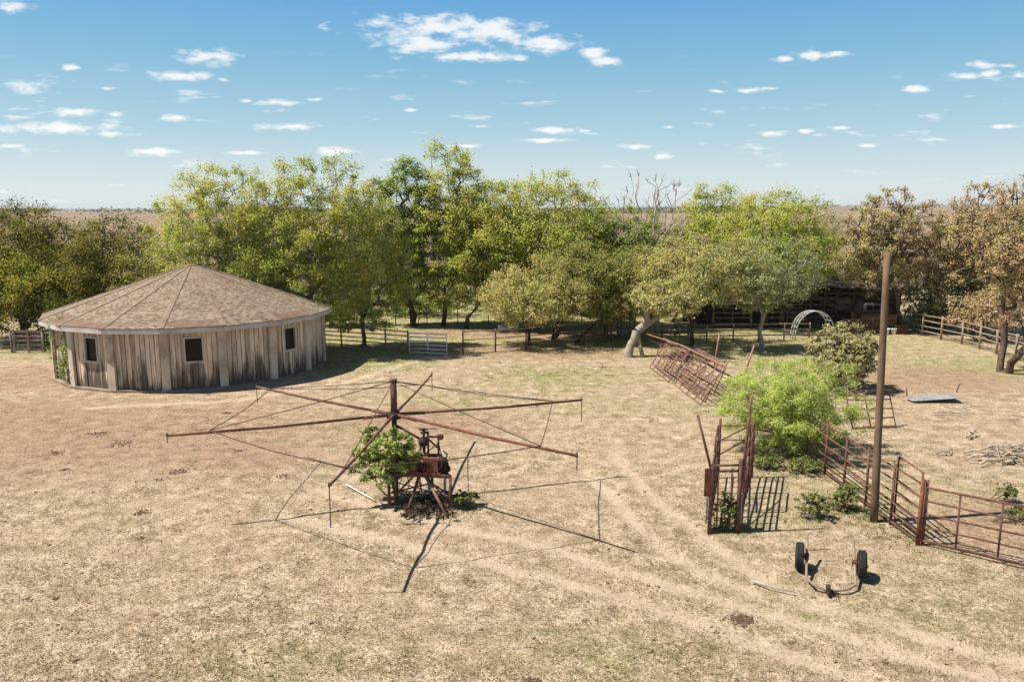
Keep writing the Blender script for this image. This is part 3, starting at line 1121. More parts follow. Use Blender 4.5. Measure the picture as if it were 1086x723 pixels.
tree('mesquite_tree', 562, YG(562, 366), (508, 622, 283, 350), 'leaf_olive_pale', 'bark_dark', 'low pale olive mesquite standing foremost at the yard fence', group=GR, R=0.17, npts=190, dens=1.2, seed=29, clump=0.8, flat=0.2)
tree('mesquite_tree', 588, YG(588, 361), (566, 664, 258, 344), 'leaf_olive', 'bark_dark', 'rounded olive mesquite right behind the foremost one', group=GR, R=0.17, npts=190, dens=1.2, seed=30, clump=0.85, flat=0.2, stems=2)
tree('mesquite_tree', 612, YG(618, 362), (606, 704, 260, 346), 'leaf_olive', 'bark_dark', 'olive brown mesquite next to the wooden loading ramp', group=GR, R=0.17, npts=190, dens=1.2, seed=31, clump=0.85, flat=0.2)
tree('elm_tree', 640, 58, (592, 664, 222, 320), 'leaf_deep', 'bark_dark', 'dark green tree behind the olive mesquites', group=GR, R=0.2, npts=150, dens=1.1, seed=32, lump=0.5)
tree('elm_tree', 670, 56, (634, 706, 220, 310), 'leaf_deep', 'bark_dark', 'compact dark green tree left of the bare pinkish tree', group=GR, R=0.2, npts=170, dens=1.3, seed=33, lump=0.5)
tree('dead_tree', 700, 55, (654, 732, 188, 318), 'leaf_oak', 'twig_pink', 'bare pinkish grey tree without leaves among the green ones', group=GR, R=0.30, npts=130, bare=True, seed=34, lump=0.3, tw=6, shell=0.4, fork=0.12, twig_r=0.015, bf=0.6)
tree('elm_tree', 755, 62, (710, 800, 197, 322), 'leaf_bright', 'bark', 'leafy green tree right of the bare pinkish tree', group=GR, R=0.22, npts=280, dens=1.2, seed=35, lump=0.28)
tree('elm_tree', 832, 57, (762, 894, 203, 318), 'leaf_bright', 'bark', 'broad bright green tree over the sheds', group=GR, R=0.3, npts=380, dens=1.25, seed=36, lump=0.28, clump=0.8)
tree('mesquite_tree', 736, 49, (672, 802, 254, 331), 'leaf_olive_pale', 'bark_dark', 'brownish olive mesquite spreading over the low shed', group=GR, R=0.2, npts=220, dens=1.1, seed=37, tw=1.0, clump=0.85, flat=0.2)
tree('mesquite_tree', 811, 47.5, (744, 868, 256, 334), 'leaf_grey', 'bark_pale', 'tangled greyish tree with a pale trunk before the sheds', group=GR, R=0.22, npts=280, dens=0.7, seed=38, depth=0.5, tw=2.5, clump=0.8, twig_r=0.018)
tree('elm_tree', 715, 60, (688, 760, 238, 330), 'leaf_olive', 'bark_dark', 'shadowy olive tree at the foot of the bare pinkish tree', group=GR, R=0.18, npts=140, dens=1.0, seed=39)
# leaning tree with a thick pale bole
Yl = YG(668, 378)
tp = [AT(667, 380, Yl), AT(669, 366, Yl + 0.1), AT(675, 351, Yl + 0.2), AT(687, 342, Yl + 0.3), AT(703, 334, Yl + 0.3), AT(716, 321, Yl + 0.3)]
leaner = tree('mesquite_tree', 668, Yl, (670, 742, 298, 334), 'leaf_olive_pale', 'bark_pale', 'leaning tree with a thick pale trunk beside the stacked gates', group=GR, R=0.40, npts=150, dens=1.15, seed=40, trunk_pts=tp, clump=0.9, leaf_px=2.6)
mb = MB()
mb.tube([AT(677, 347, Yl + 0.25), AT(676, 356, Yl + 0.15), AT(679, 367, Yl), AT(682, 380, Yl - 0.1)], [0.10, 0.15, 0.11, 0.13], 8)
mb.build('split_trunk', M['bark_pale'], leaner)
# right side
tree('huisache_tree', 964, 55, (894, 994, 202, 312), 'leaf_brown', 'twig_brown', 'round brown budding tree behind the old truck', group=GB, R=0.28, npts=330, dens=1.1, seed=51, depth=0.6, tw=3.0, clump=0.75, stems=2, lump=0.4, leaf_px=2.0)
tree('huisache_tree', 1034, YG(1034, 352), (988, 1076, 190, 338), 'leaf_brown', 'twig_brown', 'tall brown budding tree right of the round one', group=GB, R=0.28, npts=320, dens=1.1, seed=52, tw=3.0, clump=0.75, lump=0.5, stems=2, leaf_px=2.0)
tree('huisache_tree', 1076, 41.0, (1046, 1146, 186, 340), 'leaf_brown', 'twig_brown', 'nearest brown tree with a thick dark trunk at the right edge', group=GB, R=0.27, npts=330, dens=1.1, seed=53, tw=3.0, clump=0.75, lump=0.5, stems=3, leaf_px=2.0)
tree('huisache_tree', 1000, YG(1000, 350), (958, 1048, 272, 336), 'leaf_grey', 'twig_brown', 'low grey green tree between the taller brown trees', group=GB, R=0.2, npts=220, dens=0.75, seed=54, tw=2.0, clump=0.8, stems=3)
# understorey closing the view under the grove
for i, (px, Yd, bx_, lf, lab) in enumerate([
        (355, 58, (318, 400, 290, 346), 'leaf_deep', 'shaded bushy undergrowth behind the feathery tree'),
        (450, 64, (392, 505, 306, 336), 'leaf_deep', 'dim olive bush far back under the deep green tree'),
        (560, 67, (490, 595, 298, 333), 'leaf_deep', 'dim dark bush far back behind the foremost mesquite'),
        (640, 64, (586, 690, 296, 336), 'leaf_deep', 'dim olive bush far back behind the wooden ramp'),
        (720, 72, (680, 790, 290, 338), 'leaf_deep', 'dark bush behind the low shed'),
        (880, 62, (850, 960, 262, 326), 'leaf_olive', 'olive bush just behind the roofed shed'),
        (300, 62, (250, 340, 250, 330), 'leaf_olive', 'olive bush behind the barn and the white limbed tree'),
        (985, 56, (962, 1022, 318, 347), 'leaf_olive', 'olive thicket behind the start of the rail fence'),
        (1050, 51, (1010, 1098, 312, 352), 'leaf_brown', 'brownish thicket behind the rail fence at the right edge')]):
    tree('undergrowth_bush', (bx_[0] + bx_[1]) / 2, Yd, bx_, lf, 'bark_dark', lab, 'bush', 'bushes under the grove', R=0.1, npts=110, dens=0.9, seed=70 + i, stems=4, fork=0.1, stem_spread=0.8, depth=0.5)

# shrubs in the yard
tree('willow_bush', 842, YG(840, 476), (770, 906, 387, 468), 'leaf_willow', 'bark_pale', 'feathery bright lime green bush overhanging the pipe fence', 'bush', R=0.07, npts=260, dens=1.7, leaf_px=3.3, seed=81, aspect=0.22, stems=6, fork=0.25, stem_spread=0.35, clump=0.8, depth=0.85, lump=0.35, tw=1.5, twig_r=0.008, upbias=1.1, shell=0.5, droop=0.4, grow_k=1.04)
tree('juniper_bush', 899, YG(897, 412), (860, 938, 346, 412), 'leaf_juniper', 'bark', 'grey green juniper bush left of the wooden pole', 'bush', R=0.1, npts=170, dens=1.15, leaf_px=2.7, seed=82, stems=4, fork=0.15, stem_spread=0.3, clump=0.55, lump=0.6, tw=1.5)
tree('sapling', 413, YG(413, 540) + 0.5, (376, 450, 455, 512), 'leaf_fresh', 'bark', 'fresh green bush growing up through the horse walker', 'bush', R=0.06, npts=110, dens=0.85, leaf_px=3.6, seed=83, stems=4, fork=0.2, stem_spread=0.18, clump=0.55, lump=0.75, tw=0.8, twig_r=0.006, depth=0.8)
tree('sapling', 75, YG(75, 408), (52, 90, 336, 398), 'leaf_fresh', 'bark_pale', 'thin leafy sapling climbing the left corner of the barn', 'bush', R=0.03, npts=40, dens=0.3, leaf_px=2.6, seed=84, stems=2, fork=0.2, stem_spread=0.1, clump=0.8, lump=0.6, depth=0.5, twig_r=0.008)
for i, (px, py, bx_, lf, lab) in enumerate([
        (863, 548, (847, 881, 524, 549), 'leaf_weed', 'small dense green bush between the trailer frame and the fence'),
        (899, 540, (882, 912, 514, 541), 'leaf_weed', 'loose weedy shrub against the pipe fence left of the pole'),
        (1070, 532, (1060, 1081, 514, 533), 'leaf_weed', 'spiky blue green weed behind the right gate'),
        (1078, 552, (1066, 1090, 538, 553), 'leaf_weed', 'low green weed at the right edge behind the gate'),
        (772, 560, (758, 786, 522, 562), 'leaf_weed', 'green weeds filling the cattle chute'),
        (812, 496, (798, 832, 482, 499), 'leaf_weed', 'fresh green brush at the foot of the lime green bush'),
        (856, 500, (836, 876, 484, 503), 'leaf_weed', 'dark green brush under the right side of the lime green bush'),
        (490, 538, (480, 508, 522, 541), 'leaf_weed', 'scraggly dark weeds right of the walker motor stand'),
        (450, 545, (416, 480, 534, 550), 'leaf_dry', 'dry brown brush tangled under the walker motor stand')]):
    tree('weed_bush', px, YG(px, py), bx_, lf, 'bark', lab, 'weed' if 'weed' in lab else 'bush', 'small bushes in the yard', R=0.025, npts=55, dens=0.62, leaf_px=2.6, seed=90 + i, stems=5, fork=0.1, stem_spread=0.12, lump=1.0, clump=0.7, tw=2.0, twig_r=0.006)

# ------------------------------------------------------------------ round barn
NS = 17
front = G(196, 413)
ROUT = 6.85
view = np.array([front[0], front[1]])
view = view / np.linalg.norm(view)
cx, cy = front[0] + view[0] * ROUT * 1.0, front[1] + view[1] * ROUT
cx = G(212, 413)[0] / G(212, 413)[1] * cy
BO = np.array([cx, cy, 0.0])
a_front = math.atan2(-cy, -cx)
A0 = a_front + math.radians(9.3)
Z_EAVE, Z_TOP, R_EAVE = 2.90, 5.42, ROUT + 0.56
barn = thing('round_barn', BO, 'round wooden horse barn with a low shingled cone roof and stained plank walls', 'barn')


def bp(ang, r, z):
    return BO + np.array([math.cos(ang) * r, math.sin(ang) * r, z])


CR = math.cos(math.pi / NS)
wall = MB()
sill = MB()
windows = {-2, 0, 2}
wall_z = 2.9
for k in range(NS):
    a, b = A0 - 2 * math.pi * k / NS, A0 - 2 * math.pi * (k + 1) / NS
    p, q = bp(a, ROUT, 0), bp(b, ROUT, 0)
    d = (q - p)
    L = np.linalg.norm(d)
    d /= L
    nrm = np.array([math.cos((a + b) / 2), math.sin((a + b) / 2), 0])
    nb = 11
    has_win = k in (0, 2, NS - 2)
    wx0, wx1, wz0, wz1 = L / 2 - 0.39, L / 2 + 0.39, 1.38, 2.47
    if has_win:
        # mid facets seen obliquely keep the same opening
        edges = [L * i / nb for i in range(nb + 1)]
        edges = sorted([e for e in edges if abs(e - wx0) > 0.08 and abs(e - wx1) > 0.08] + [wx0, wx1])
    else:
        edges = [L * i / nb for i in range(nb + 1)]
    for e0, e1 in zip(edges[:-1], edges[1:]):
        spans = [(0.06, wall_z)]
        if has_win and e0 >= wx0 - 1e-6 and e1 <= wx1 + 1e-6:
            spans = [(0.06, wz0), (wz1, wall_z)]
        off = random.uniform(-0.022, 0.022)
        gap = random.uniform(0.008, 0.024)
        for z0, z1 in spans:
            z0j = z0 + (random.uniform(-0.03, 0.04) if z0 < 0.1 else 0)
            c = p + d * (e0 + e1) / 2 + nrm * off + np.array([0, 0, (z0j + z1) / 2])
            wall.obox(c, d * ((e1 - e0) / 2 - gap), nrm * 0.016, (0, 0, (z1 - z0j) / 2))
    # dark backing seen through the gaps
    if has_win:
        for (u0, u1, z0, z1) in ((0, wx0, 0.02, wall_z), (wx1, L, 0.02, wall_z), (wx0, wx1, 0.02, wz0), (wx0, wx1, wz1, wall_z)):
            wall.obox(p + d * (u0 + u1) / 2 - nrm * 0.06 + np.array([0, 0, (z0 + z1) / 2]), d * (u1 - u0) / 2, nrm * 0.02, (0, 0, (z1 - z0) / 2))
    else:
        wall.obox(p + d * L / 2 - nrm * 0.06 + np.array([0, 0, wall_z / 2]), d * L / 2, nrm * 0.02, (0, 0, wall_z / 2 - 0.02))
    sill.obox(p + d * L / 2 + nrm * 0.10 + np.array([0, 0, 0.03]), d * (L / 2 + 0.05), nrm * 0.15, (0, 0, 0.06))
    if has_win:
        win = MB()
        for (u0, u1, z0, z1) in ((wx0 - .05, wx1 + .05, wz1, wz1 + .07), (wx0 - .05, wx1 + .05, wz0 - .07, wz0),
                                 (wx0 - .05, wx0 + .02, wz0, wz1), (wx1 - .02, wx1 + .05, wz0, wz1)):
            win.obox(p + d * (u0 + u1) / 2 + nrm * 0.025 + np.array([0, 0, (z0 + z1) / 2]), d * (u1 - u0) / 2, nrm * 0.03, (0, 0, (z1 - z0) / 2))
        wf = win.build('window_frame', M['fascia'], barn)
        pn = MB()
        pn.obox(p + d * L / 2 - nrm * 0.09 + np.array([0, 0, (wz0 + wz1) / 2]), d * 0.39, nrm * 0.01, (0, 0, (wz1 - wz0) / 2))
        pn.build('window_pane', M['pane'], wf)
wall.build('plank_wall', M['barn'], barn)
sill.build('base_board', M['grey_post'], barn)
for k in range(NS):
    a = A0 - 2 * math.pi * k / NS
    n_ = np.array([math.cos(a), math.sin(a), 0])
    t_ = np.array([-math.sin(a), math.cos(a), 0])
    pm = MB()
    pm.obox(bp(a, ROUT + 0.07, wall_z / 2 + 0.01), t_ * 0.19, n_ * 0.06, (0, 0, wall_z / 2 - 0.01))
    pm.build('corner_post', M['barn_post'], barn)
# roof: facets over a thin slab, ridge caps, fascia
roof = MB()
for k in range(NS):
    a, b = A0 - 2 * math.pi * k / NS, A0 - 2 * math.pi * (k + 1) / NS
    for dz, rev in ((0.0, False), (-0.06, True)):
        V = []
        rr = [0.32, 2.3, 4.3, 6.2, R_EAVE + 0.03]
        for r_ in rr:
            z_ = Z_TOP + (Z_EAVE + 0.17 - Z_TOP) * (r_ - 0.32) / (R_EAVE + 0.03 - 0.32) + dz
            for m_ in range(4):
                V.append(lerp(bp(a, r_, z_), bp(b, r_, z_), m_ / 3))
        Q = []
        for i in range(len(rr) - 1):
            for m_ in range(3):
                q_ = (i * 4 + m_, (i + 1) * 4 + m_, (i + 1) * 4 + m_ + 1, i * 4 + m_ + 1)
                Q.append(q_ if rev else q_[::-1])
        roof.add(V, Q)
rf = roof.build('roof', M['shingle'], barn)


def roof_z(r_):
    return Z_TOP + (Z_EAVE + 0.17 - Z_TOP) * (r_ - 0.32) / (R_EAVE + 0.03 - 0.32)


for k in range(NS):
    a = A0 - 2 * math.pi * k / NS
    rm = MB()
    for s in (-1, 1):
        w0, w1 = 0.05, 0.15
        t_ = np.array([-math.sin(a), math.cos(a), 0]) * s
        r0, r1 = 0.30, R_EAVE + 0.035
        drop0, drop1 = 0.004, 0.010
        V = [bp(a, r0, roof_z(r0) + 0.03), bp(a, r1, roof_z(r1) + 0.03),
             bp(a, r1, roof_z(r1) + 0.03 - drop1) + t_ * w1, bp(a, r0, roof_z(r0) + 0.03 - drop0) + t_ * w0]
        V += [v - np.array([0, 0, 0.05]) for v in V]
        rm.add(V, [(0, 1, 2, 3) if s > 0 else (3, 2, 1, 0), (3, 2, 6, 7) if s > 0 else (7, 6, 2, 3), (1, 5, 6, 2) if s > 0 else (2, 6, 5, 1)])
    rm.build('ridge_cap', M['shingle_cap'], rf)
cap = MB()
cap.lathe(BO + np.array([0, 0, Z_TOP - 0.02]), [(0.36, 0.0), (0.36, 0.05), (0.30, 0.10), (0.0, 0.13)], NS)
cap.build('roof_cap', M['felt'], rf)
fm_ = MB()
for k in range(NS):
    a, b = A0 - 2 * math.pi * k / NS, A0 - 2 * math.pi * (k + 1) / NS
    p, q = bp(a, R_EAVE, Z_EAVE + 0.03), bp(b, R_EAVE, Z_EAVE + 0.03)
    n_ = np.array([math.cos((a + b) / 2), math.sin((a + b) / 2), 0])
    fm_.obox((p + q) / 2, (q - p) / 2, n_ * 0.025, (0, 0, 0.11))
fm_.build('fascia', M['fascia'], barn)
# strips where shingles have blown off by the eaves and two holes
for (ka, f0, f1, r0, r1) in ((0.5, -0.45, 0.30, 6.75, 7.4), (2.5, -0.42, 0.38, 6.9, 7.42), (-1.5, -0.35, 0.40, 6.8, 7.4), (3.5, -0.4, 0.1, 6.6, 7.3), (-2.3, -0.2, 0.25, 3.4, 4.3)):
    am = A0 - 2 * math.pi * (math.floor(ka) + 0.5) / NS
    half = math.pi / NS
    pm = MB()
    V = []
    for r_ in (r0, r1):
        for ff in np.linspace(f0, f1, 5):
            e0, e1 = bp(am + half, r_, roof_z(r_)), bp(am - half, r_, roof_z(r_))
            V.append(lerp(e0, e1, ff + 0.5) + np.array([0, 0, 0.008 + 0.004 * random.random()]))
    pm.add(V, [(i, i + 1, i + 6, i + 5) for i in range(4)])
    pm.build('missing_shingles', M['felt'], rf)

# ------------------------------------------------------------------ horse walker
HZ = 2.55
hub = G(418, 440, HZ)
hb0 = np.array([hub[0], hub[1], 0.0])
wk = thing('horse_walker', hb0, 'rusty six armed horse walker with a motor on a pipe stand', 'horse walker')
pt = AT(418, 403, hub[1])[2]
mb = MB()
mb.tube([hb0 + [0, 0, -0.05], hb0 + [0, 0, HZ - 0.05]], 0.075, 12)
mb.build('lower_post', M['dark_iron'], wk)
mb = MB()
mb.tube([hb0 + [0, 0, HZ + 0.02], hb0 + [0, 0, pt]], 0.095, 12)
mb.lathe(hb0 + [0, 0, pt], [(0.12, 0), (0.12, 0.03), (0.0, 0.035)], 12)
mb.build('mast', M['rust'], wk)
mb = MB()
mb.lathe(hb0 + [0, 0, HZ - 0.10], [(0.0, 0), (0.20, 0), (0.22, 0.03), (0.22, 0.12), (0.17, 0.16), (0.13, 0.22), (0.0, 0.22)], 16)
mb.build('hub', M['dark_iron'], wk)
tips = [(177, 462), (272, 410), (458, 397), (617, 424), (612, 483), (349, 515)]
brk = [(222, 458), (293, 412), (441, 409), (586, 426.5), (577, 473), (366, 497)]
drop = [0.18, 0.55, 0.6, 0.70, 0.36, 0.95]
CT = hb0 + np.array([0, 0, pt - 0.03])
knots = []
for i, (t, k_, dr) in enumerate(zip(tips, brk, drop)):
    e = G(*t, HZ)
    e[2] = HZ
    d = e - hub
    d[2] = 0
    L = np.linalg.norm(d)
    d /= L
    s = hub + d * 0.15
    mb = MB()
    mid = lerp(s, e, 0.55) + np.array([0, 0, -0.03])
    mb.tube([s + [0, 0, 0.02], mid, e], [0.042, 0.039, 0.034], 8)
    mb.tube([hub + d * 0.1 + np.array([0, 0, 0.02]), hub + d * 0.9], 0.050, 8)
    arm = mb.build('arm', M['rust_red'] if i == 4 else M['rust'], wk)
    kp = G(*k_, HZ)
    fr = np.clip(np.dot(kp - hub, d) / L, 0.6, 0.93)
    kn = hub + d * L * fr
    kn[2] = HZ + 0.04
    knots.append(kn)
    mb = MB()
    hk = e + np.array([0, 0, -dr])
    n_l = max(3, int(dr / 0.07))
    for q in range(n_l):
        z1, z0 = e[2] - dr * q / n_l, e[2] - dr * (q + 1) / n_l
        o_ = 0.008 * (q % 2)
        mb.tube([(e[0] + o_, e[1], z1), (e[0] - o_, e[1] + 0.004, z0 - 0.01)], 0.013, 5)
    mb.tube([e + [0, 0, 0.08], e + [0, 0, -0.03]], 0.022, 6)
    mb.build('lead_chain', M['cable'], arm)
    mb = MB()
    mb.tube([CT, lerp(CT, kn, 0.5) + [0, 0, -0.03], kn], 0.013, 5)
    mb.build('stay_cable', M['cable'], wk)
for i in range(6):
    a, b = knots[i], knots[(i + 1) % 6]
    mb = MB()
    mb.tube([a, lerp(a, b, .25) + [0, 0, -0.06], lerp(a, b, .5) + [0, 0, -0.09], lerp(a, b, .75) + [0, 0, -0.06], b], 0.014, 5)
    mb.build('ring_cable', M['cable'], wk)
# motor stand
Ls, Rs, Fs = g0(413, 537), g0(478, 540), g0(431, 552)
Ls[2] = Rs[2] = Fs[2] = 0
Bs = Ls + Rs - Fs
Bs = np.array([Bs[0], max(Bs[1], Rs[1] + 0.7), 0])
zp = 0.98
Zu = np.array([0, 0, 1.0])
ctr = (Ls + Rs) / 2
for p in (Ls, Rs, Bs):
    mb = MB()
    mb.tube([p - Zu * 0.05, p + Zu * zp], 0.045, 8)
    mb.build('stand_leg', M['rust'], wk)
topF = G(447, 497, 1.10)
for foot in (g0(430, 549), g0(475, 549)):
    mb = MB()
    mb.tube([topF, foot], 0.045, 8)
    mb.build('stand_brace', M['rust_pale'] if foot[0] > topF[0] else M['rust'], wk)
mb = MB()
for a, b in ((Ls, Rs), (Rs, Bs), (Bs, Ls)):
    mb.bar(a + Zu * zp, b + Zu * zp, 0.07, 0.09)
    mb.bar(a + Zu * 0.42, b + Zu * 0.40, 0.035, 0.035)
mb.bar(lerp(Ls, Rs, .25) + Zu * (zp + .02), lerp(Bs, Rs, .3) + Zu * (zp + .02), 0.07, 0.05)
mb.bar(lerp(Ls, Rs, .75) + Zu * (zp + .02), lerp(Bs, Rs, .8) + Zu * (zp + .02), 0.07, 0.05)
mb.tube([Ls + Zu * 0.15, lerp(Ls, Rs, .42) + Zu * zp], 0.03, 6)
mb.tube([Rs + Zu * 0.15, lerp(Ls, Rs, .60) + Zu * zp], 0.03, 6)
mb.build('stand_frame', M['rust'], wk)
mo = lerp(ctr, Bs, 0.25) + Zu * zp
sx = (Rs - Ls) / np.linalg.norm(Rs - Ls)
sy = np.array([-sx[1], sx[0], 0])
hA = mo + sx * 0.12 + Zu * 0.28
mb = MB()
mb.obox(hA + Zu * 0.20, sx * 0.42, sy * 0.24, Zu * 0.03)
mb.obox(hA - sx * 0.02 + Zu * 0.0, sx * 0.03, sy * 0.22, Zu * 0.20)
mb.obox(hA + sx * 0.22 - sy * 0.02, sx * 0.17, sy * 0.22, Zu * 0.17)
mb.obox(hA - sx * 0.34, sx * 0.10, sy * 0.20, Zu * 0.18)
mb.obox(hA + Zu * -0.22, sx * 0.46, sy * 0.26, Zu * 0.03)
mb.build('motor_housing', M['rust_red'], wk)
mb = MB()
mb.lathe(hA - sx * 0.12 - sy * 0.20, [(0.0, -.06), (0.10, -.06), (0.12, -.03), (0.12, .05), (0.0, .06)], 14, sy)
mb.lathe(hA + sx * 0.07 - sy * 0.23, [(0.0, -.05), (0.06, -.05), (0.07, .04), (0.0, .05)], 12, sy)
mb.tube([hA - sx * 0.12 - sy * 0.14, hA + sx * 0.07 - sy * 0.20, hA + sx * 0.42 + Zu * 0.1], 0.03, 6)
mb.tube([hA + sx * 0.42 + Zu * 0.1, hA + sx * 0.62 + Zu * 0.02, hA + sx * 0.60 - Zu * 0.2], 0.045, 8)
mb.obox(hA + sx * 0.53 + Zu * 0.0, sx * 0.07, sy * 0.12, Zu * 0.14)
mb.lathe(hA + sx * 0.62 - Zu * 0.1 - sy * 0.1, [(0.0, -.05), (0.11, -.05), (0.11, .02), (0.0, .03)], 12, sy)
mb.build('motor', M['dark_iron'], wk)
mb = MB()
for (o1, hh) in ((-0.16, 0.62), (0.06, 0.95), (0.36, 0.80)):
    mb.tube([hA + sx * o1 + Zu * 0.2, hA + sx * o1 + Zu * hh], 0.032, 7)
mb.bar(hA + sx * 0.02 + Zu * 0.80, hA + sx * 0.52 + Zu * 0.80, 0.05, 0.05)
mb.tube([hA + sx * 0.08 + Zu * 0.72, hA + sx * 0.40 + Zu * 0.42], 0.028, 6)
mb.obox(hA + sx * 0.42 + Zu * 0.80, sx * 0.07, sy * 0.07, Zu * 0.07)
mb.build('gear_stand', M['rust'], wk)
mb = MB()
gb = hA - sx * 0.06 + Zu * 0.66
mb.obox(gb, sx * 0.11, sy * 0.10, Zu * 0.10)
mb.lathe(gb - sy * 0.10, [(0.0, -.05), (0.13, -.05), (0.13, -.02), (0.06, -.02), (0.06, .2), (0.0, .2)], 14, sy)
mb.tube([gb + Zu * 0.08, gb + Zu * 0.36], 0.035, 8)
mb.lathe(gb + Zu * 0.26, [(0.0, -.02), (0.10, -.02), (0.10, .02), (0.0, .02)], 12)
mb.tube([gb + Zu * 0.36 - sx * 0.16, gb + Zu * 0.38 + sx * 0.40], 0.011, 5)
mb.tube([gb + Zu * 0.34 - sx * 0.12 - sy * .05, gb + Zu * 0.34 + sx * 0.10 + sy * .05], 0.02, 5)
mb.tube([gb - Zu * 0.08, gb - Zu * 0.46], 0.045, 8)
mb.build('gearbox', M['dark_iron'], wk)
mb = MB()
pw = hA + sx * 0.50 - sy * 0.16 + Zu * 0.12
mb.lathe(pw, [(0.0, -.03), (0.15, -.03), (0.16, -.02), (0.14, 0.0), (0.16, .02), (0.15, .03), (0.0, .03)], 18, sy)
mb.tube([pw + sy * 0.1, pw - sy * 0.06, pw - sy * 0.10 - Zu * 0.20], 0.02, 6)
mb.tube([pw + sx * 0.05 + sy * 0.12, pw + sx * 0.14 + Zu * 0.22 + sy * 0.05, pw + sx * 0.02 + Zu * 0.33], 0.022, 6)
mb.tube([pw, hA + sx * 0.36 + sy * 0.1 + Zu * 0.05], 0.03, 6)
mb.build('pulley', M['dark_iron'], wk)
mb = MB()
for a_, b_ in ((hA - sx * .34 + Zu * .2, hA + sx * .36 + Zu * .62), (hA + sx * .36 + Zu * .66, hA + sx * .54 + Zu * .1), (hA - sx * .40 + Zu * .1, hA - sx * .16 + Zu * .5)):
    mid_ = (a_ + b_) / 2 - Zu * .08 - sy * .05
    mb.tube([a_, mid_, b_], 0.016, 5)
for q_ in (0.1, 0.3, 0.5):
    mb.tube([lerp(Ls, Rs, q_ + .2) + Zu * zp, lerp(Ls, Rs, q_ + .22) + Zu * (zp - .35) + sy * .1, lerp(Ls, Rs, q_ + .15) + Zu * (zp - .62) + sy * .12], 0.014, 5)
mb.tube([Ls + Zu * .35 + sy * .3, Rs + Zu * .42 + sy * .3], 0.025, 6)
mb.tube([lerp(Ls, Rs, .5) + Zu * .38 + sy * .3, lerp(Ls, Rs, .45) + Zu * (zp - .02) + sy * .12], 0.02, 6)
mb.bar(lerp(Ls, Rs, .2) + Zu * (zp - .01), lerp(Ls, Rs, .7) + Zu * (zp + .0) + sy * .1, 0.03, 0.03)
mb.build('loose_pipe', M['rust'], wk)
mb = MB()
mb.obox(lerp(Ls, Rs, .62) + sy * 0.28 + Zu * 0.52, sx * 0.035, sy * 0.02, Zu * 0.40)
mb.obox(lerp(Ls, Rs, .88) + sy * 0.28 + Zu * 0.52, sx * 0.035, sy * 0.02, Zu * 0.40)
mb.build('blue_leg', M['galv_blue'], wk)
mb = MB()
mb.tube([hb0 + Zu * (HZ - 0.28), lerp(hA, hb0, 0.1) * [1, 1, 0] + Zu * (zp + 0.95)], 0.035, 7)
mb.build('drive_brace', M['dark_iron'], wk)
mb = MB()
a_, b_ = g0(367, 515), g0(398, 532)
mb.tube([a_ + Zu * 0.05, b_ + Zu * 0.04], 0.021, 8)
tag(mb.build('white_pipe', M['white_metal']), 'white plastic pipe lying on the ground left of the walker bush', 'pipe')

# ------------------------------------------------------------------ fences
def fence(name, pts, h, posts, rails, label, group, mats=('rust', 'rust'), rp=0.045, rr=0.024, lows=0.12, cat='fence', square=False, jit=0.01, htop=None):
    """pts: ground polyline; posts: fractions per segment list or spacing (m); rails: heights 0..1 of h"""
    pts = [np.array([p[0], p[1], gz(p[0], p[1])]) for p in pts]
    root = thing(name, pts[0], label, cat, group)
    cum = [0]
    for a, b in zip(pts[:-1], pts[1:]):
        cum.append(cum[-1] + np.linalg.norm((b - a)[:2]))

    def on(s):
        for i in range(len(pts) - 1):
            if s <= cum[i + 1] + 1e-6:
                return lerp(pts[i], pts[i + 1], (s - cum[i]) / (cum[i + 1] - cum[i]))
        return pts[-1]
    n = max(1, int(round(cum[-1] / posts)))
    for i in range(n + 1):
        p = on(cum[-1] * i / n)
        mb = MB()
        hh = h * random.uniform(1.0, 1.06)
        ln = np.array([random.gauss(0, jit), random.gauss(0, jit), 0]) * h
        mb.tube([p - Zu * 0.1, p + Zu * hh + ln], rp * random.uniform(0.9, 1.1), 7)
        mb.build('post', M[mats[0]], root)
    for rl in rails:
        mb = MB()
        ch = []
        m = max(2, int(cum[-1] / 1.6))
        S = sorted(set([cum[-1] * i / m for i in range(m + 1)] + cum))
        for s in S:
            p = on(s)
            ch.append(p + Zu * (h * rl + random.gauss(0, jit * 1.2)))
        mb.tube(ch, rr, 6)
        mb.build('rail', M[mats[1]], root)
    return root


FG = 'pipe fences of the yard'
R5 = (0.16, 0.36, 0.56, 0.76, 0.97)
fence('pipe_fence', [g0(340, 367), g0(433, 374)], 1.35, 1.55, R5, 'dark rusty pipe fence from the barn corner to the white gate', FG, ('rust_pale', 'rust_pale'), 0.048, 0.036)
fence('pipe_fence', [g0(491, 375), g0(545, 371), g0(648, 362)], 1.35, 2.2, (0.3, 0.62, 0.97), 'dark thin pipe fence from the white gate gap to the wooden ramp', FG, ('rust', 'rust_pale'), 0.048, 0.032)
fence('wire_fence', [g0(352, 346), g0(470, 343), g0(650, 344)], 1.3, 2.4, (0.35, 0.65, 0.95), 'thin wire fence under the trees of the grove', FG, ('fence_dark', 'galv'), 0.035, 0.01)
fence('pipe_fence', [g0(692, 362), g0(760, 363), g0(858, 361)], 1.15, 1.7, (0.35, 0.68, 0.97), 'grey brown pen fence before the sheds', FG, ('grey_post', 'grey_post'), 0.05, 0.04)
fence('rail_fence', [g0(958, 351), g0(1027, 366), g0(1098, 388)], 1.45, 1.7, (0.2, 0.46, 0.72, 0.97), 'weathered grey rail fence under the brown trees', FG, ('grey_post', 'grey_post'), 0.07, 0.042, jit=0.025)
FB = [g0(838, 476), g0(866, 496), g0(905, 526), g0(974, 577)]
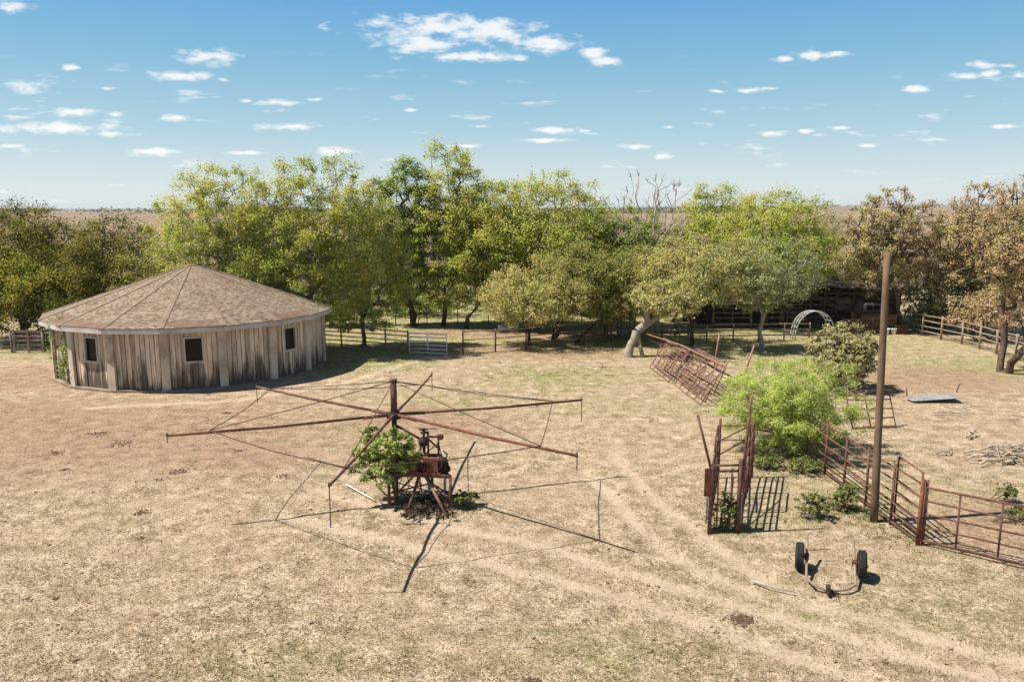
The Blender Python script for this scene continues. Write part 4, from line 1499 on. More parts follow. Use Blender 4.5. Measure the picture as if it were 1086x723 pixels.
fence('pipe_fence', FB, 1.66, 1.35, (0.05, 0.2, 0.38, 0.56, 0.76, 0.98), 'rusty pipe fence from the lime green bush past the wooden pole', FG, ('rust', 'rust'), 0.038, 0.026)
# the gate panels to the right of the corner post
def gate(name, a, b, z0, z1, rails, verts, mat, label, cat='gate', group=None, lean=(0, 0), r=0.026, a1=None):
    """panel between ground points a, b; lean = horizontal offset of the top"""
    a = np.array([a[0], a[1], gz(a[0], a[1])])
    b = np.array([b[0], b[1], gz(b[0], b[1])])
    root = thing(name, (a + b) / 2, label, cat, group)
    ln = np.array([lean[0], lean[1], 0.0])

    def at(s, t):
        return lerp(a, b, s) + Zu * (z0 + (z1 - z0) * t) + ln * t
    mb = MB()
    mb.tube([at(0, 0), at(1, 0), at(1, 1), at(0, 1), at(0, 0)], r * 1.15, 7)
    mb.build('gate_frame', M[mat], root)
    for i in range(1, rails + 1):
        mb = MB()
        mb.tube([at(0, i / (rails + 1)), at(0.5, i / (rails + 1)) + Zu * random.gauss(0, .012), at(1, i / (rails + 1))], r * 0.85, 6)
        mb.build('rail', M[mat], root)
    for s in verts:
        mb = MB()
        mb.tube([at(s, 0), at(s, 1)], r * 0.9, 6)
        mb.build('upright', M[mat], root)
    return root


cpost = g0(973, 577)
gate('pipe_gate', cpost + [0.10, -0.02, 0], g0(1102, 606), 0.14, 1.55, 3, (0.30, 0.66), 'rust', 'long rusty pipe gate running to the right edge', group='rusty gates', r=0.03)
gate('pipe_gate', g0(948, 549), g0(973, 570), 0.15, 1.78, 4, (), 'rust_red', 'short red brown gate standing open beside the corner post', group='rusty gates', lean=(0.03, 0.05))
mb = MB()
mb.tube([cpost - Zu * 0.1, cpost + Zu * 1.72], 0.048, 10)
tag(mb.build('gate_post', M['rust_red']), 'thick red brown pipe post where the fence meets the long gate', 'post')
mb = MB()
cp2 = cpost + np.array([0.14, 0.03, 0])
mb.tube([cp2 - Zu * 0.1, cp2 + Zu * 1.70], 0.04, 8)
tag(mb.build('gate_post', M['rust']), 'thinner dark pipe post hard against the thick red brown post', 'post')
gate('pipe_gate', g0(904, 455), g0(950, 453), 0.06, 1.45, 3, (0.42, ), 'rust', 'loose pipe gate propped up right of the lime green bush', group='rusty gates', lean=(-0.25, 0.3), r=0.03)
gate('white_gate', g0(434, 374.5), g0(474, 376.5), 0.08, 1.22, 4, (0.5, ), 'white_metal', 'sagging white tube gate in the back fence', group='white gates', r=0.04, lean=(-0.02, 0.1))
# cow panels leaning in a row
SPN = 'gate panels leaning in a heap'
pan_lab = ['nearest pinkish rusty gate panel leaning in the heap', 'second pinkish gate panel behind the nearest one in the heap', 'middle rusty panel of the leaning heap',
           'fourth panel of the leaning heap towards the leaning tree', 'farthest panel of the leaning heap beside the leaning tree', 'dark upper panel lying against the heap', 'dark lower panel lying against the heap', 'low dark gate panel between the heap and the lime green bush']
A_, B_ = g0(743, 430), g0(686, 388)
dirp = (B_ - A_) / np.linalg.norm(B_ - A_)
Lt = np.linalg.norm(B_ - A_)
for i, (s0, s1, off, ln, z1, m_) in enumerate([
        (0.0, 0.46, 0.0, 1.10, 1.80, 'rust_pink'), (0.05, 0.50, 0.35, 0.75, 1.70, 'rust_pale'), (0.54, 0.98, 0.0, 0.95, 1.42, 'rust_pink'),
        (0.58, 1.06, 0.40, 0.6, 1.5, 'rust_pink'), (0.40, 0.9, 0.75, 0.9, 1.35, 'rust_pale'), (-0.32, 0.22, 1.30, 0.45, 1.05, 'rust'), (0.22, 0.72, 0.55, 1.25, 1.2, 'rust'), (-0.62, -0.16, 1.25, 0.40, 0.95, 'rust')]):
    pa = A_ + dirp * Lt * s0 + np.array([off, 0, 0])
    pb = A_ + dirp * Lt * s1 + np.array([off + random.uniform(-.1, .1), 0, 0])
    gate('livestock_gate', pa, pb, 0.04, z1, 5, [(0.22, 0.5, 0.78), (0.15, 0.42, 0.66, 0.88), (0.3, 0.6, 0.8)][i % 3], m_, pan_lab[i], 'gate panel', SPN, lean=(ln, 0.12), r=0.024)
for q, (z_, o_, lab) in enumerate(((1.72, 1.05, 'long pale pipe resting along the top of the leaning panels'), (1.25, 1.35, 'long pale pipe lower behind the leaning panels'))):
    mb = MB()
    mb.tube([A_ + dirp * Lt * 0.02 + [o_, 0, z_], A_ + dirp * Lt * 0.7 + [o_ * 0.9, 0, z_ * 0.95], A_ + dirp * Lt * 1.35 + [o_ * 0.7, 0, z_ * 0.75]], 0.034, 7)
    tag(mb.build('long_pipe', M['rust_pale']), lab, 'pipe', 'long pipes on the heap')
for (px0, py0, px1, py1, lab) in ((757, 390, 763, 354, 'slanting rusty pipe behind the leaning panels, farther one'), (784, 412, 800, 366, 'slanting rusty pipe between the panels and the lime green bush'), (794, 452, 797, 420, 'short rusty pipe standing left of the lime green bush')):
    Yp = YG(px0, py0)
    mb = MB()
    a, b = AT(px0, py0, Yp), AT(px1, py1, Yp)
    mb.tube([a - Zu * 0.1, b], 0.045, 8)
    tag(mb.build('pipe_post', M['rust_pale']), lab, 'post', 'slanting pipes')

# ------------------------------------------------------------------ cattle chute
FL, FR_ = g0(752, 564), g0(782, 563)
RL, RR = G(764, 449, 1.8), G(800, 449, 1.8)
FL[2] = FR_[2] = RL[2] = RR[2] = 0
ch = thing('cattle_chute', (FL + FR_) / 2, 'rusty cattle chute with a head gate and tall levers', 'cattle chute')
HC = 1.75
for p, hh, m_, rr_ in ((FL, HC + 0.1, 'rust', 0.05), (FR_, HC + 0.25, 'rust', 0.055), (RL, 1.95, 'rust', 0.04), (RR, 1.95, 'rust', 0.04)):
    mb = MB()
    mb.tube([p - Zu * 0.05, p + Zu * hh], rr_, 8)
    mb.build('frame_post', M[m_], ch)
for (a, b) in ((FL, RL), (FR_, RR)):
    mb = MB()
    for z_ in (0.45, 0.8, 1.15, 1.45, 1.75):
        mb.tube([a + Zu * z_, b + Zu * (z_ + 0.05)], 0.026, 6)
    for t in np.linspace(0.12, 0.9, 8):
        mb.tube([lerp(a, b, t) + Zu * 0.02, lerp(a, b, t) + Zu * (1.2 if int(t * 20) % 2 else 1.78)], 0.024, 6)
    mb.tube([lerp(a, b, 0.05) + Zu * 0.3, lerp(a, b, 0.5) + Zu * 1.75], 0.022, 6)
    mb.build('side_panel', M['rust'], ch)
mb = MB()
for z_ in (1.68, 1.84):
    mb.tube([FL + Zu * z_, FR_ + Zu * z_], 0.032, 7)
for t in (0.25, 0.72):
    mb.tube([lerp(FL, FR_, t) + Zu * 0.15, lerp(FL, FR_, t) + Zu * 1.75], 0.022, 6)
for t in (0.3, 0.65):
    p0, p1 = lerp(FL, RL, t), lerp(FR_, RR, t)
    mb.tube([p0 + Zu * 1.2, p0 + Zu * 2.15, p1 + Zu * 2.15, p1 + Zu * 1.2], 0.028, 6)
    mb.tube([p0 + Zu * 1.65, p1 + Zu * 2.15], 0.02, 6)
mb.tube([lerp(FL, RL, .3) + Zu * 2.15, lerp(FL, RL, .65) + Zu * 2.15], 0.026, 6)
mb.tube([lerp(FR_, RR, .3) + Zu * 2.15, lerp(FR_, RR, .65) + Zu * 2.15], 0.026, 6)
mb.build('head_gate', M['rust'], ch)
dF = (FR_ - FL) / np.linalg.norm(FR_ - FL)
dB = (RL - FL) / np.linalg.norm(RL - FL)
mb = MB()
mb.obox(FL - dF * 0.05 + dB * 0.12 + Zu * 1.38, dF * 0.02, dB * 0.16, Zu * 0.40)
mb.obox(FL - dF * 0.08 - dB * 0.05 + Zu * 1.4, dF * 0.10, dB * 0.015, Zu * 0.38)
mb.build('side_plate', M['rust_red'], ch)
mb = MB()
mb.obox(FL - dF * 0.10 + dB * 0.2 + Zu * 0.6, dF * 0.012, dB * 0.22, Zu * 0.38)
mb.build('kick_sheet', M['galv_blue'], ch)
mb = MB()
mb.obox(FR_ + dF * 0.08 + dB * 0.12 + Zu * 0.62, dF * 0.012, dB * 0.12, Zu * 0.36)
mb.build('kick_sheet', M['galv_blue'], ch)
for base_, top_ in ((FL - dF * 0.02 + Zu * 1.75, AT(740, 440, FL[1])), (FR_ + Zu * 1.2 + dF * 0.05, AT(797, 421, FR_[1]))):
    mb = MB()
    mb.tube([base_, top_], 0.035, 7)
    mb.build('lever', M['rust'], ch)

# ------------------------------------------------------------------ wooden pole
pb, = [g0(927, 552)]
ptop = AT(941, 268, pb[1] + 0.1)
mb = MB()
pp_ = [lerp(pb - Zu * 0.2, ptop, t) for t in np.linspace(0, 1, 9)]
mb.tube(pp_, [0.108 - 0.028 * t for t in np.linspace(0, 1, 9)], 14)
tag(mb.build('wooden_pole', M['pole_wood']), 'tall bare brown wooden utility pole beside the pipe fence', 'pole')

# ------------------------------------------------------------------ trailer axle with two tyres
lt, rt = G(848, 589, 0.33), G(914, 598, 0.33)
axd = (rt - lt)
axd[2] = 0
gap_ = np.linalg.norm(axd)
axd /= gap_
fwd = np.array([-axd[1], axd[0], 0])      # away from the camera
tr = thing('trailer_frame', ((lt + rt) / 2) * [1, 1, 0], 'bent pipe trailer frame lying on the ground with a tyre at each side', 'trailer')
lb, rb = lt + axd * 0.16, rt - axd * 0.16
curve = []
Bl_far, Br_far = lb + fwd * 0.62 + Zu * 0.30, rb + fwd * 0.62 + Zu * 0.30
Bl_n, Br_n = lb - fwd * 0.72 - Zu * 0.20, rb - fwd * 0.72 - Zu * 0.20
mid_n = (Bl_n + Br_n) / 2 - fwd * 0.34 - Zu * 0.08 - axd * 0.06
curve = [Bl_far, lb, Bl_n, lerp(Bl_n, mid_n, .35) - fwd * 0.16, lerp(Bl_n, mid_n, .7) - fwd * 0.08, mid_n, lerp(Br_n, mid_n, .7) - fwd * 0.08, lerp(Br_n, mid_n, .35) - fwd * 0.14, Br_n, rb, Br_far]
mb = MB()
mb.tube(curve, 0.031, 8)
mb.build('bent_pipe', M['grey_post'], tr)
mb = MB()
cpl = mid_n
mb.obox(cpl - fwd * 0.05 + Zu * 0.06, axd * 0.05, fwd * 0.10, Zu * 0.07)
mb.tube([cpl + Zu * 0.02, cpl - fwd * 0.22 - axd * 0.0 + Zu * 0.02], 0.035, 7)
mb.tube([cpl - axd * 0.06, cpl + axd * 0.22 - fwd * 0.08], 0.025, 6)
mb.build('coupler', M['dark_iron'], tr)
for c_, s in ((lt, -1), (rt, 1)):
    out_ = axd * s
    mb = MB()
    Ro, Rm, wv = 0.325, 0.19, 0.095
    prof = [(Rm, -wv * 0.7), (Rm + 0.04, -wv), (Ro - 0.05, -wv), (Ro - 0.012, -wv * 0.72)]
    for q in range(-2, 3):
        zz = q * wv * 0.27
        prof += [(Ro, zz - 0.012), (Ro, zz + 0.009), (Ro - 0.012, zz + 0.010), (Ro - 0.012, zz + 0.013)]
    prof += [(Ro - 0.012, wv * 0.72), (Ro - 0.05, wv), (Rm + 0.04, wv), (Rm, wv * 0.7), (Rm, -wv * 0.7)]
    mb.lathe(c_, prof, 28, out_)
    ty = mb.build('wheel', M['tyre'], tr)
    mb = MB()
    mb.lathe(c_, [(Rm, -0.065), (Rm - 0.02, -0.065), (Rm - 0.03, -0.01), (0.06, 0.0), (0.055, 0.05), (0.0, 0.05)], 24, out_)
    mb.lathe(c_, [(0.0, -0.02), (Rm - 0.03, -0.02)], 24, out_)
    mb.build('rim', M['rust_pale'], ty)
    mb = MB()
    mb.tube([c_, c_ - out_ * 0.17], 0.04, 8)
    mb.obox(c_ - out_ * 0.16, out_ * 0.05, fwd * 0.08, Zu * 0.06)
    mb.build('stub_axle', M['rust'], tr)
mb = MB()
mb.tube([G(858, 583, 0.25), G(880, 582, 0.3)], 0.012, 5)
mb.build('loose_rod', M['rust'], tr)


# ------------------------------------------------------------------ things lying about
def stick(name, pts, r, mat, label, cat, group=None):
    mb = MB()
    n = len(pts)
    mb.tube(pts, [r * (1 - 0.5 * i / (n - 1)) for i in range(n)], 6)
    return tag(mb.build(name, M[mat]), label, cat, group)


stick('grey_stick', [G(797, 615, 0.04), G(815, 621, 0.05), G(844, 627.5, 0.03)], 0.03, 'concrete', 'straight pale stick on the ground left of the trailer frame', 'stick')
# sheet of roofing metal
sh_ = [G(960, 422, 0.06), G(968, 425.5, 0.05), G(1020, 422, 0.22), G(1010, 417.5, 0.20), G(975, 418.5, 0.10)]
mb = MB()
n5 = len(sh_)
grid = []
U = 24
for i in range(U + 1):
    t = i / U
    top_ = lerp(sh_[0], sh_[4], min(t * 3, 1)) if t < 0.33 else lerp(sh_[4], sh_[3], (t - 0.33) / 0.67)
    bot_ = lerp(sh_[0], sh_[1], min(t * 5, 1)) if t < 0.2 else lerp(sh_[1], sh_[2], (t - 0.2) / 0.8)
    w_ = 0.010 * (i % 2)
    grid.append((bot_ + Zu * w_, top_ + Zu * w_))
V = []
for b_, t_ in grid:
    V += [b_, t_, b_ - Zu * 0.012, t_ - Zu * 0.012]
Q = []
for i in range(U):
    o = i * 4
    Q += [(o, o + 4, o + 5, o + 1), (o + 2, o + 3, o + 7, o + 6), (o, o + 2, o + 6, o + 4), (o + 1, o + 5, o + 7, o + 3)]
mb.add(V, Q)
tag(mb.build('metal_sheet', M['sheet_metal']), 'grey sheet of corrugated metal lying flat on the dry grass', 'metal sheet')
for (px, py, dx, hh, lab) in ((962, 419, -0.05, 0.35, 'short dark stake at the left tip of the metal sheet'), (1014, 416, 0.15, 0.42, 'short dark stake behind the right end of the metal sheet')):
    p = g0(px, py)
    mb = MB()
    mb.tube([p - Zu * 0.05, p + Zu * hh * 0.5 + [dx * 0.4, 0, 0], p + Zu * hh + [dx, 0, 0]], 0.03, 6)
    tag(mb.build('stake', M['fence_dark']), lab, 'stake', 'stakes')


def branch(px, py, L, rz, r, label, group, seed, lift=0.12, forks=3, name='dead_branch'):
    lr = np.random.default_rng(seed)
    p = g0(px, py)
    d = np.array([math.cos(rz), math.sin(rz), 0])
    s = np.array([-d[1], d[0], 0])
    mb = MB()
    ch = []
    for t in np.linspace(-0.5, 0.5, 7):
        ch.append(p + d * L * t + s * L * 0.06 * lr.normal() + Zu * (r + lift * (0.5 + 0.6 * lr.random()) * (1 if abs(t) < 0.4 else 0.4)))
    mb.tube(ch, [r * (1.05 - 0.75 * i / 6) for i in range(7)], 7)
    for k in range(forks):
        q = ch[2 + k % 4]
        e = q + d * L * lr.uniform(0.1, 0.3) + s * L * lr.uniform(-0.3, 0.3) + Zu * L * lr.uniform(0.0, 0.16)
        e[2] = max(e[2], 0.03)
        mb.tube([q, lerp(q, e, .5) + Zu * 0.03, e], [r * 0.55, r * 0.4, r * 0.15], 5)
    return tag(mb.build(name, M['bleached']), label, 'branch', group)


branch(1012, 440, 1.6, -0.1, 0.035, 'thin bleached branch alone below the metal sheet', 'dead branches', 1, 0.1, 2)
branch(1031, 464, 0.9, 0.7, 0.055, 'short forked pale branch above the heap of dead wood', 'dead branches', 2, 0.2, 4)
branch(1003, 482, 0.8, 0.5, 0.04, 'small pale forked branch left of the heap of dead wood', 'dead branches', 3, 0.15, 4)
branch(958, 434, 0.9, -0.3, 0.02, 'slim pale twig right of the propped gate', 'dead branches', 4, 0.03, 1)
lr_ = np.random.default_rng(5)
for k in range(12):
    branch(1042 + 54 * lr_.random(), 478 + 14 * lr_.random(), lr_.uniform(1.0, 2.4), lr_.uniform(-0.6, 0.6), lr_.uniform(0.025, 0.06),
           'bleached dead branch in the heap at the right edge', 'heap of dead wood', 100 + k, lr_.uniform(0.1, 0.35), 3)


def clods(spots, name):
    """crumbled dung and turned soil"""
    V, Q = [], []
    lr = np.random.default_rng(3)
    o = 0
    for (px, py, wpx, n) in spots:
        c = g0(px, py)
        w = wpx / F * c[1]
        for _ in range(n * 3):
            x, y = c[0] + lr.normal(0, w * 0.27), c[1] + lr.normal(0, w * 0.24)
            z = gz(x, y)
            r = lr.uniform(0.02, 0.055) * (0.6 + w * 0.35)
            h = r * lr.uniform(0.4, 0.8)
            ring = []
            for i in range(6):
                a = math.pi * i / 3 + lr.uniform(-.3, .3)
                q = r * lr.uniform(0.7, 1.3)
                ring.append((x + q * math.cos(a), y + q * math.sin(a), z - 0.01))
            top = [(x + (p[0] - x) * 0.5, y + (p[1] - y) * 0.5, z + h * lr.uniform(0.7, 1.1)) for p in ring]
            V += ring + top + [(x, y, z + h * 1.1)]
            for i in range(6):
                j = (i + 1) % 6
                Q.append((o + i, o + j, o + 6 + j, o + 6 + i))
                Q.append((o + 6 + i, o + 6 + j, o + 12, o + 12))
            o += 13
    me = bpy.data.meshes.new(name)
    me.from_pydata([tuple(map(float, p)) for p in V], [], [q if q[2] != q[3] else q[:3] for q in Q])
    me.materials.append(M['soil'])
    ob = link(name, me, None, np.zeros(3))
    return tag(ob, 'crumbs of dark soil and dung scattered over the yard', 'dung', kind='stuff')


spots = [(787, 656, 24, 90), (150, 543, 18, 26), (68, 498, 9, 14), (240, 437, 10, 18), (190, 500, 20, 18), (170, 508, 14, 12), (255, 478, 14, 10), (60, 633, 6, 8), (28, 634, 4, 4), (150, 570, 10, 8),
         (560, 720, 10, 10), (570, 722, 14, 16), (760, 668, 8, 6), (640, 388, 10, 10), (455, 389, 4, 6), (600, 398, 3, 3), (690, 447, 4, 4), (665, 424, 4, 4), (570, 430, 4, 5), (530, 385, 6, 5),
         (450, 372, 14, 20), (480, 370, 10, 14), (512, 368, 9, 10), (725, 406, 5, 4), (700, 402, 5, 4), (330, 540, 4, 3), (365, 527, 4, 3), (415, 395, 3, 3), (520, 400, 8, 7), (240, 470, 8, 6),
         (210, 455, 12, 10), (100, 460, 24, 22), (130, 470, 24, 20), (60, 480, 18, 14), (300, 505, 16, 12), (330, 660, 5, 4), (940, 700, 6, 5), (690, 690, 6, 4), (470, 640, 6, 4), (80, 700, 8, 6)]
for k in range(120):
    spots.append((random.uniform(0, 1086), random.uniform(390, 720), 4, random.randint(1, 3)))
clods(spots, 'dung_crumbs')

# ------------------------------------------------------------------ sheds, old truck and the like at the back
def post_mb(p, h, r=0.07):
    return MB().tube([np.array([p[0], p[1], -0.05]), np.array([p[0] + random.gauss(0, .03), p[1], h])], r, 7)


Y0 = YG(880, 346.5)
shed = thing('cattle_shed', np.array([AT(860, 350, Y0)[0], Y0, 0]), 'open shed with a dark sagging sheet roof and rail walls', 'shed')
xl, xr = AT(856, 350, Y0)[0], AT(985, 350, Y0)[0]
zr = AT(900, 306, Y0)[2]
for i, px in enumerate((858, 872, 886, 903, 927, 952, 984)):
    x = AT(px, 350, Y0)[0]
    post_mb((x, Y0 + random.uniform(-.05, .05)), zr - 0.05, 0.075).build('post', M['dark_wood'], shed)
for px in (858, 903, 952, 984):
    x = AT(px, 350, Y0)[0]
    post_mb((x, Y0 + 5.0), zr + 0.35, 0.08).build('post', M['dark_wood'], shed)
mb = MB()
ncol = 22
for k in range(ncol):
    u0, u1 = k / ncol, (k + 1) / ncol
    x0, x1 = xl - 0.6 + (xr - xl + 1.0) * u0, xl - 0.6 + (xr - xl + 1.0) * u1
    sag = 0.14 * math.sin(u0 * 7.0) + random.uniform(-.05, .05)
    fr = -0.5 + random.uniform(-.35, .25)
    a, b = np.array([(x0 + x1) / 2, Y0 + fr, zr + sag]), np.array([(x0 + x1) / 2, Y0 + 5.4, zr + 0.5 + sag * 0.6])
    mb.bar(a, b, (x1 - x0) * 1.04, 0.035 + 0.01 * (k % 2))
mb.build('roof', M['roof_sheet'], shed)
mb = MB()
for z_ in (0.4, 0.8, 1.2, 1.6, 2.1):
    mb.bar((xl, Y0 + .09, z_), (AT(905, 350, Y0)[0], Y0 + .09, z_ + random.uniform(-.06, .06)), 0.04, 0.12)
for z_ in (1.9, 2.35):
    mb.bar((xl, Y0 + .10, z_ + .1), (xr, Y0 + .10, z_ + .05), 0.05, 0.10)
mb.bar((AT(860, 350, Y0)[0], Y0 + .14, 2.3), (AT(885, 350, Y0)[0], Y0 + .14, 1.55), 0.04, 0.10)
mb.build('rail_wall', M['dark_wood'], shed)
mb = MB()
for k in range(20):
    x = lerp([xl], [xr], (k + .5) / 20)[0]
    mb.bar((x, Y0 + 5.15, 0.0), (x, Y0 + 5.15 + random.uniform(-.03, .03), zr * random.uniform(0.86, 1.05)), (xr - xl) / 20 * 1.0, 0.03)
mb.build('back_wall', M['dark_wood'], shed)
mb = MB()
pa, pb_ = AT(888, 318, Y0), AT(905, 329, Y0)
mb.obox([(pa[0] + pb_[0]) / 2, Y0 + 0.35, (pa[2] + pb_[2]) / 2], [(pb_[0] - pa[0]) / 2, 0.05, -0.04], [0, 0.02, 0], [0.02, 0, (pa[2] - pb_[2]) / 2])
mb.build('rusty_sheet', M['rust_pale'], shed)

Y1 = YG(790, 349) + 0.5
low = thing('lean_to_shed', np.array([AT(795, 350, Y1)[0], Y1, 0]), 'low dark lean-to shed with rail fronts under the trees', 'shed')
xl, xr = AT(734, 350, Y1)[0], AT(856, 350, Y1)[0]
zl = AT(790, 322, Y1)[2]
for px in (735, 756, 776, 796, 812, 834, 853):
    x = AT(px, 350, Y1)[0]
    post_mb((x, Y1), zl - .04, 0.075).build('post', M['old_wood'] if px in (756, 796) else M['dark_wood'], low)
mb = MB()
for k in range(24):
    x0, x1 = xl - .4 + (xr - xl + .6) * k / 24, xl - .4 + (xr - xl + .6) * (k + 1) / 24
    s = random.uniform(-.04, .04)
    mb.bar(((x0 + x1) / 2, Y1 - .6, zl + s), ((x0 + x1) / 2, Y1 + 3.6, zl - 0.45 + s), (x1 - x0) * 1.03, 0.035 + 0.01 * (k % 2))
mb.build('roof', M['roof_sheet'], low)
mb = MB()
for (pa, pb_) in ((756, 796), (806, 852)):
    for z_ in (0.35, 0.75, 1.15, 1.5):
        mb.bar((AT(pa, 350, Y1)[0], Y1 - .10, z_), (AT(pb_, 350, Y1)[0], Y1 - .10, z_ + random.uniform(-.08, .08)), 0.04, 0.10)
mb.build('rail_front', M['dark_wood'], low)
mb = MB()
n_ = 28
for k in range(n_):
    x = xl + (xr - xl) * (k + .5) / n_
    mb.bar((x, Y1 + 3.3, 0), (x, Y1 + 3.3 + random.uniform(-.015, .015), zl - 0.47), (xr - xl) / n_ * 1.0, 0.03)
mb.build('back_wall', M['dark_wood'], low)
mb = MB()
mb.bar(np.array([AT(815, 350, Y1)[0], Y1 - .22, zl - .1]), np.array([AT(846, 350, Y1)[0], Y1 - .25, 0.9]), 0.05, 0.14)
mb.build('fallen_board', M['dark_wood'], low)

# wooden loading ramp
Y2 = YG(652, 358)
rp = thing('loading_ramp', np.array([AT(652, 350, Y2)[0], Y2, 0]), 'dark wooden loading ramp of posts and boards left of the leaning tree', 'ramp')
xa, xb = AT(644, 350, Y2)[0], AT(672, 350, Y2)[0]
for (x, y_, h_) in ((xa, Y2, 2.0), (xa + .9, Y2, 1.9), (xb, Y2, 1.2), (xa, Y2 + 1.4, 2.1), (xb, Y2 + 1.4, 1.3), (xa + .9, Y2 + 1.4, 1.9)):
    post_mb((x, y_), h_, 0.07).build('post', M['dark_wood'], rp)
mb = MB()
mb.obox([(xa + xb) / 2, Y2 + 0.7, 0.85], [(xb - xa) / 2, 0, -0.1], [0, 0.75, 0], [0, 0, 0.05])
mb.build('deck', M['old_wood'], rp)
mb = MB()
for z_ in (0.55, 1.0, 1.35, 1.75):
    mb.bar((xa - .1, Y2 - .09, z_), (xa + 1.0 if z_ > 1.4 else xb, Y2 - .09, z_ * 0.9), 0.04, 0.12)
mb.bar((xa, Y2 - .05, 0.1), (xa + .9, Y2 - .05, 1.0), 0.04, 0.09)
mb.bar((xa + .9, Y2 - .05, 0.1), (xb, Y2 - .05, 0.8), 0.04, 0.09)
mb.build('side_rail', M['old_wood'], rp)
mb = MB()
for k in range(6):
    mb.bar((AT(700, 350, Y2)[0] + .0, Y2 - 0.1, 0.35 + k * 0.0), (AT(736, 350, Y2)[0], Y2 - 0.1, 0.4), 0.2 + 0.001 * k, 0.12) if k == 0 else None
for px in (702, 716, 730):
    mb.bar((AT(px, 350, Y2)[0], Y2 + .0, 0.0), (AT(px, 350, Y2)[0], Y2, 1.0), 0.1, 0.1)
mb.bar((AT(698, 350, Y2)[0], Y2 - 0.1, 0.85), (AT(738, 350, Y2)[0], Y2 - 0.1, 0.95), 0.05, 0.14)
tag(mb.build('manger', M['dark_wood']), 'low dark timber manger between the leaning tree and the shed', 'manger')

# old truck with a boarded bed behind the wooden bin
Y3 = YG(930, 353)


def bx_px(x0, x1, z0, z1, Ya, depth, boards=0):
    """plank box between two pixel columns at distance Ya"""
    xa_, xb_ = AT(x0, 345, Ya)[0], AT(x1, 345, Ya)[0]
    mb = MB()
    if not boards:
        mb.obox([(xa_ + xb_) / 2, Ya + depth / 2, (z0 + z1) / 2], [(xb_ - xa_) / 2, 0, 0], [0, depth / 2, 0], [0, 0, (z1 - z0) / 2])
        return mb
    for k in range(boards):
        za, zb_ = z0 + (z1 - z0) * k / boards, z0 + (z1 - z0) * (k + 1) / boards
        for yy in (Ya, Ya + depth):
            mb.obox([(xa_ + xb_) / 2, yy + random.uniform(-.012, .012), (za + zb_) / 2], [(xb_ - xa_) / 2, 0, 0], [0, 0.025, 0], [0, 0, (zb_ - za) / 2 - 0.012])
        for xx in (xa_ - 0.026, xb_ + 0.026):
            mb.obox([xx, Ya + depth / 2, (za + zb_) / 2], [0.025, 0, 0], [0, depth / 2, 0], [0, 0, (zb_ - za) / 2 - 0.012])
    return mb


bn = thing('wooden_bin', np.array([AT(930, 351, Y3)[0], Y3, 0]), 'reddish brown boarded wooden bin before the old truck cab', 'bin')
bx_px(913, 950, 0.06, 1.30, Y3, 1.6, 7).build('board_wall', M['bin_wood'], bn)
for px in (913.5, 925, 938, 949.5):
    MB().bar((AT(px, 345, Y3)[0], Y3 - .055, 0), (AT(px, 345, Y3)[0], Y3 - .055, 1.34), 0.09, 0.05).build('corner_batten', M['dark_wood'], bn)
bx_px(914, 949, 0.04, 0.10, Y3 + .04, 1.5).build('bin_floor', M['dark_wood'], bn)
gt = thing('board_gate', np.array([AT(902, 351, Y3)[0], Y3 - .1, 0]), 'brown boarded gate with a diagonal board left of the wooden bin', 'gate')
bx_px(893, 911, 0.10, 1.0, Y3 - .1, 0.04).build('board_panel', M['bin_wood'], gt)
MB().bar((AT(895, 345, Y3)[0], Y3 - .16, 0.2), (AT(911, 345, Y3)[0], Y3 - .16, 1.0), 0.03, 0.14).build('diagonal_board', M['old_wood'], gt)
Yc = Y3 + 2.4
tk = thing('old_truck', np.array([AT(922, 351, Yc)[0], Yc, 0]), 'faded old truck with a pale cab parked under the shed', 'truck')
xa_, xb_ = AT(914, 340, Yc)[0], AT(936, 340, Yc)[0]
zc0, zc1 = 1.15, AT(925, 321.5, Yc)[2]
xm = (xa_ + xb_) / 2
hw = (xb_ - xa_) / 2
mb = MB()
prof = [(-1.0, 0.55), (-1.0, zc0), (-0.92, zc0 + .05), (-0.80, zc1 - .12), (-0.62, zc1), (0.62, zc1), (0.80, zc1 - .12), (0.92, zc0 + .05), (1.0, zc0), (1.0, 0.55)]
V = []
for yy, k_ in ((Yc, 1.0), (Yc + 1.5, 1.0)):
    V += [(xm + hw * u, yy, z_) for u, z_ in prof]
n_ = len(prof)
mb.add(V, [tuple(range(n_)), tuple(reversed(range(n_, 2 * n_)))] + [(i + 1, i, i + n_, i + 1 + n_) for i in range(n_ - 1)])
cabo = mb.build('cab', M['cab_paint'], tk)
for u0, u1 in ((-0.62, -0.06), (0.06, 0.62)):
    mb = MB()
    zz0, zz1 = zc0 + .14, zc1 - .16
    mb.obox([xm + hw * (u0 + u1) / 2, Yc - .006, (zz0 + zz1) / 2], [hw * (u1 - u0) / 2, 0, 0], [0, .012, 0], [0, 0, (zz1 - zz0) / 2])
    mb.build('window', M['pane'], cabo)
mb = MB()
mb.obox([xm, Yc + 2.3, 0.85], [hw * 0.8, 0, 0], [0, 0.8, 0], [0, 0, 0.28])
mb.build('bonnet', M['cab_paint'], tk)
for s in (-1, 1):
    for yy in (Yc + 0.2, Yc + 2.5):
        mb = MB()
        mb.lathe((xm + s * hw * 0.86, yy, 0.4), [(0.0, -.1), (0.3, -.1), (0.4, -.07), (0.4, .07), (0.3, .1), (0.0, .1)], 18, (1, 0, 0))
        mb.build('wheel', M['tyre'], tk)
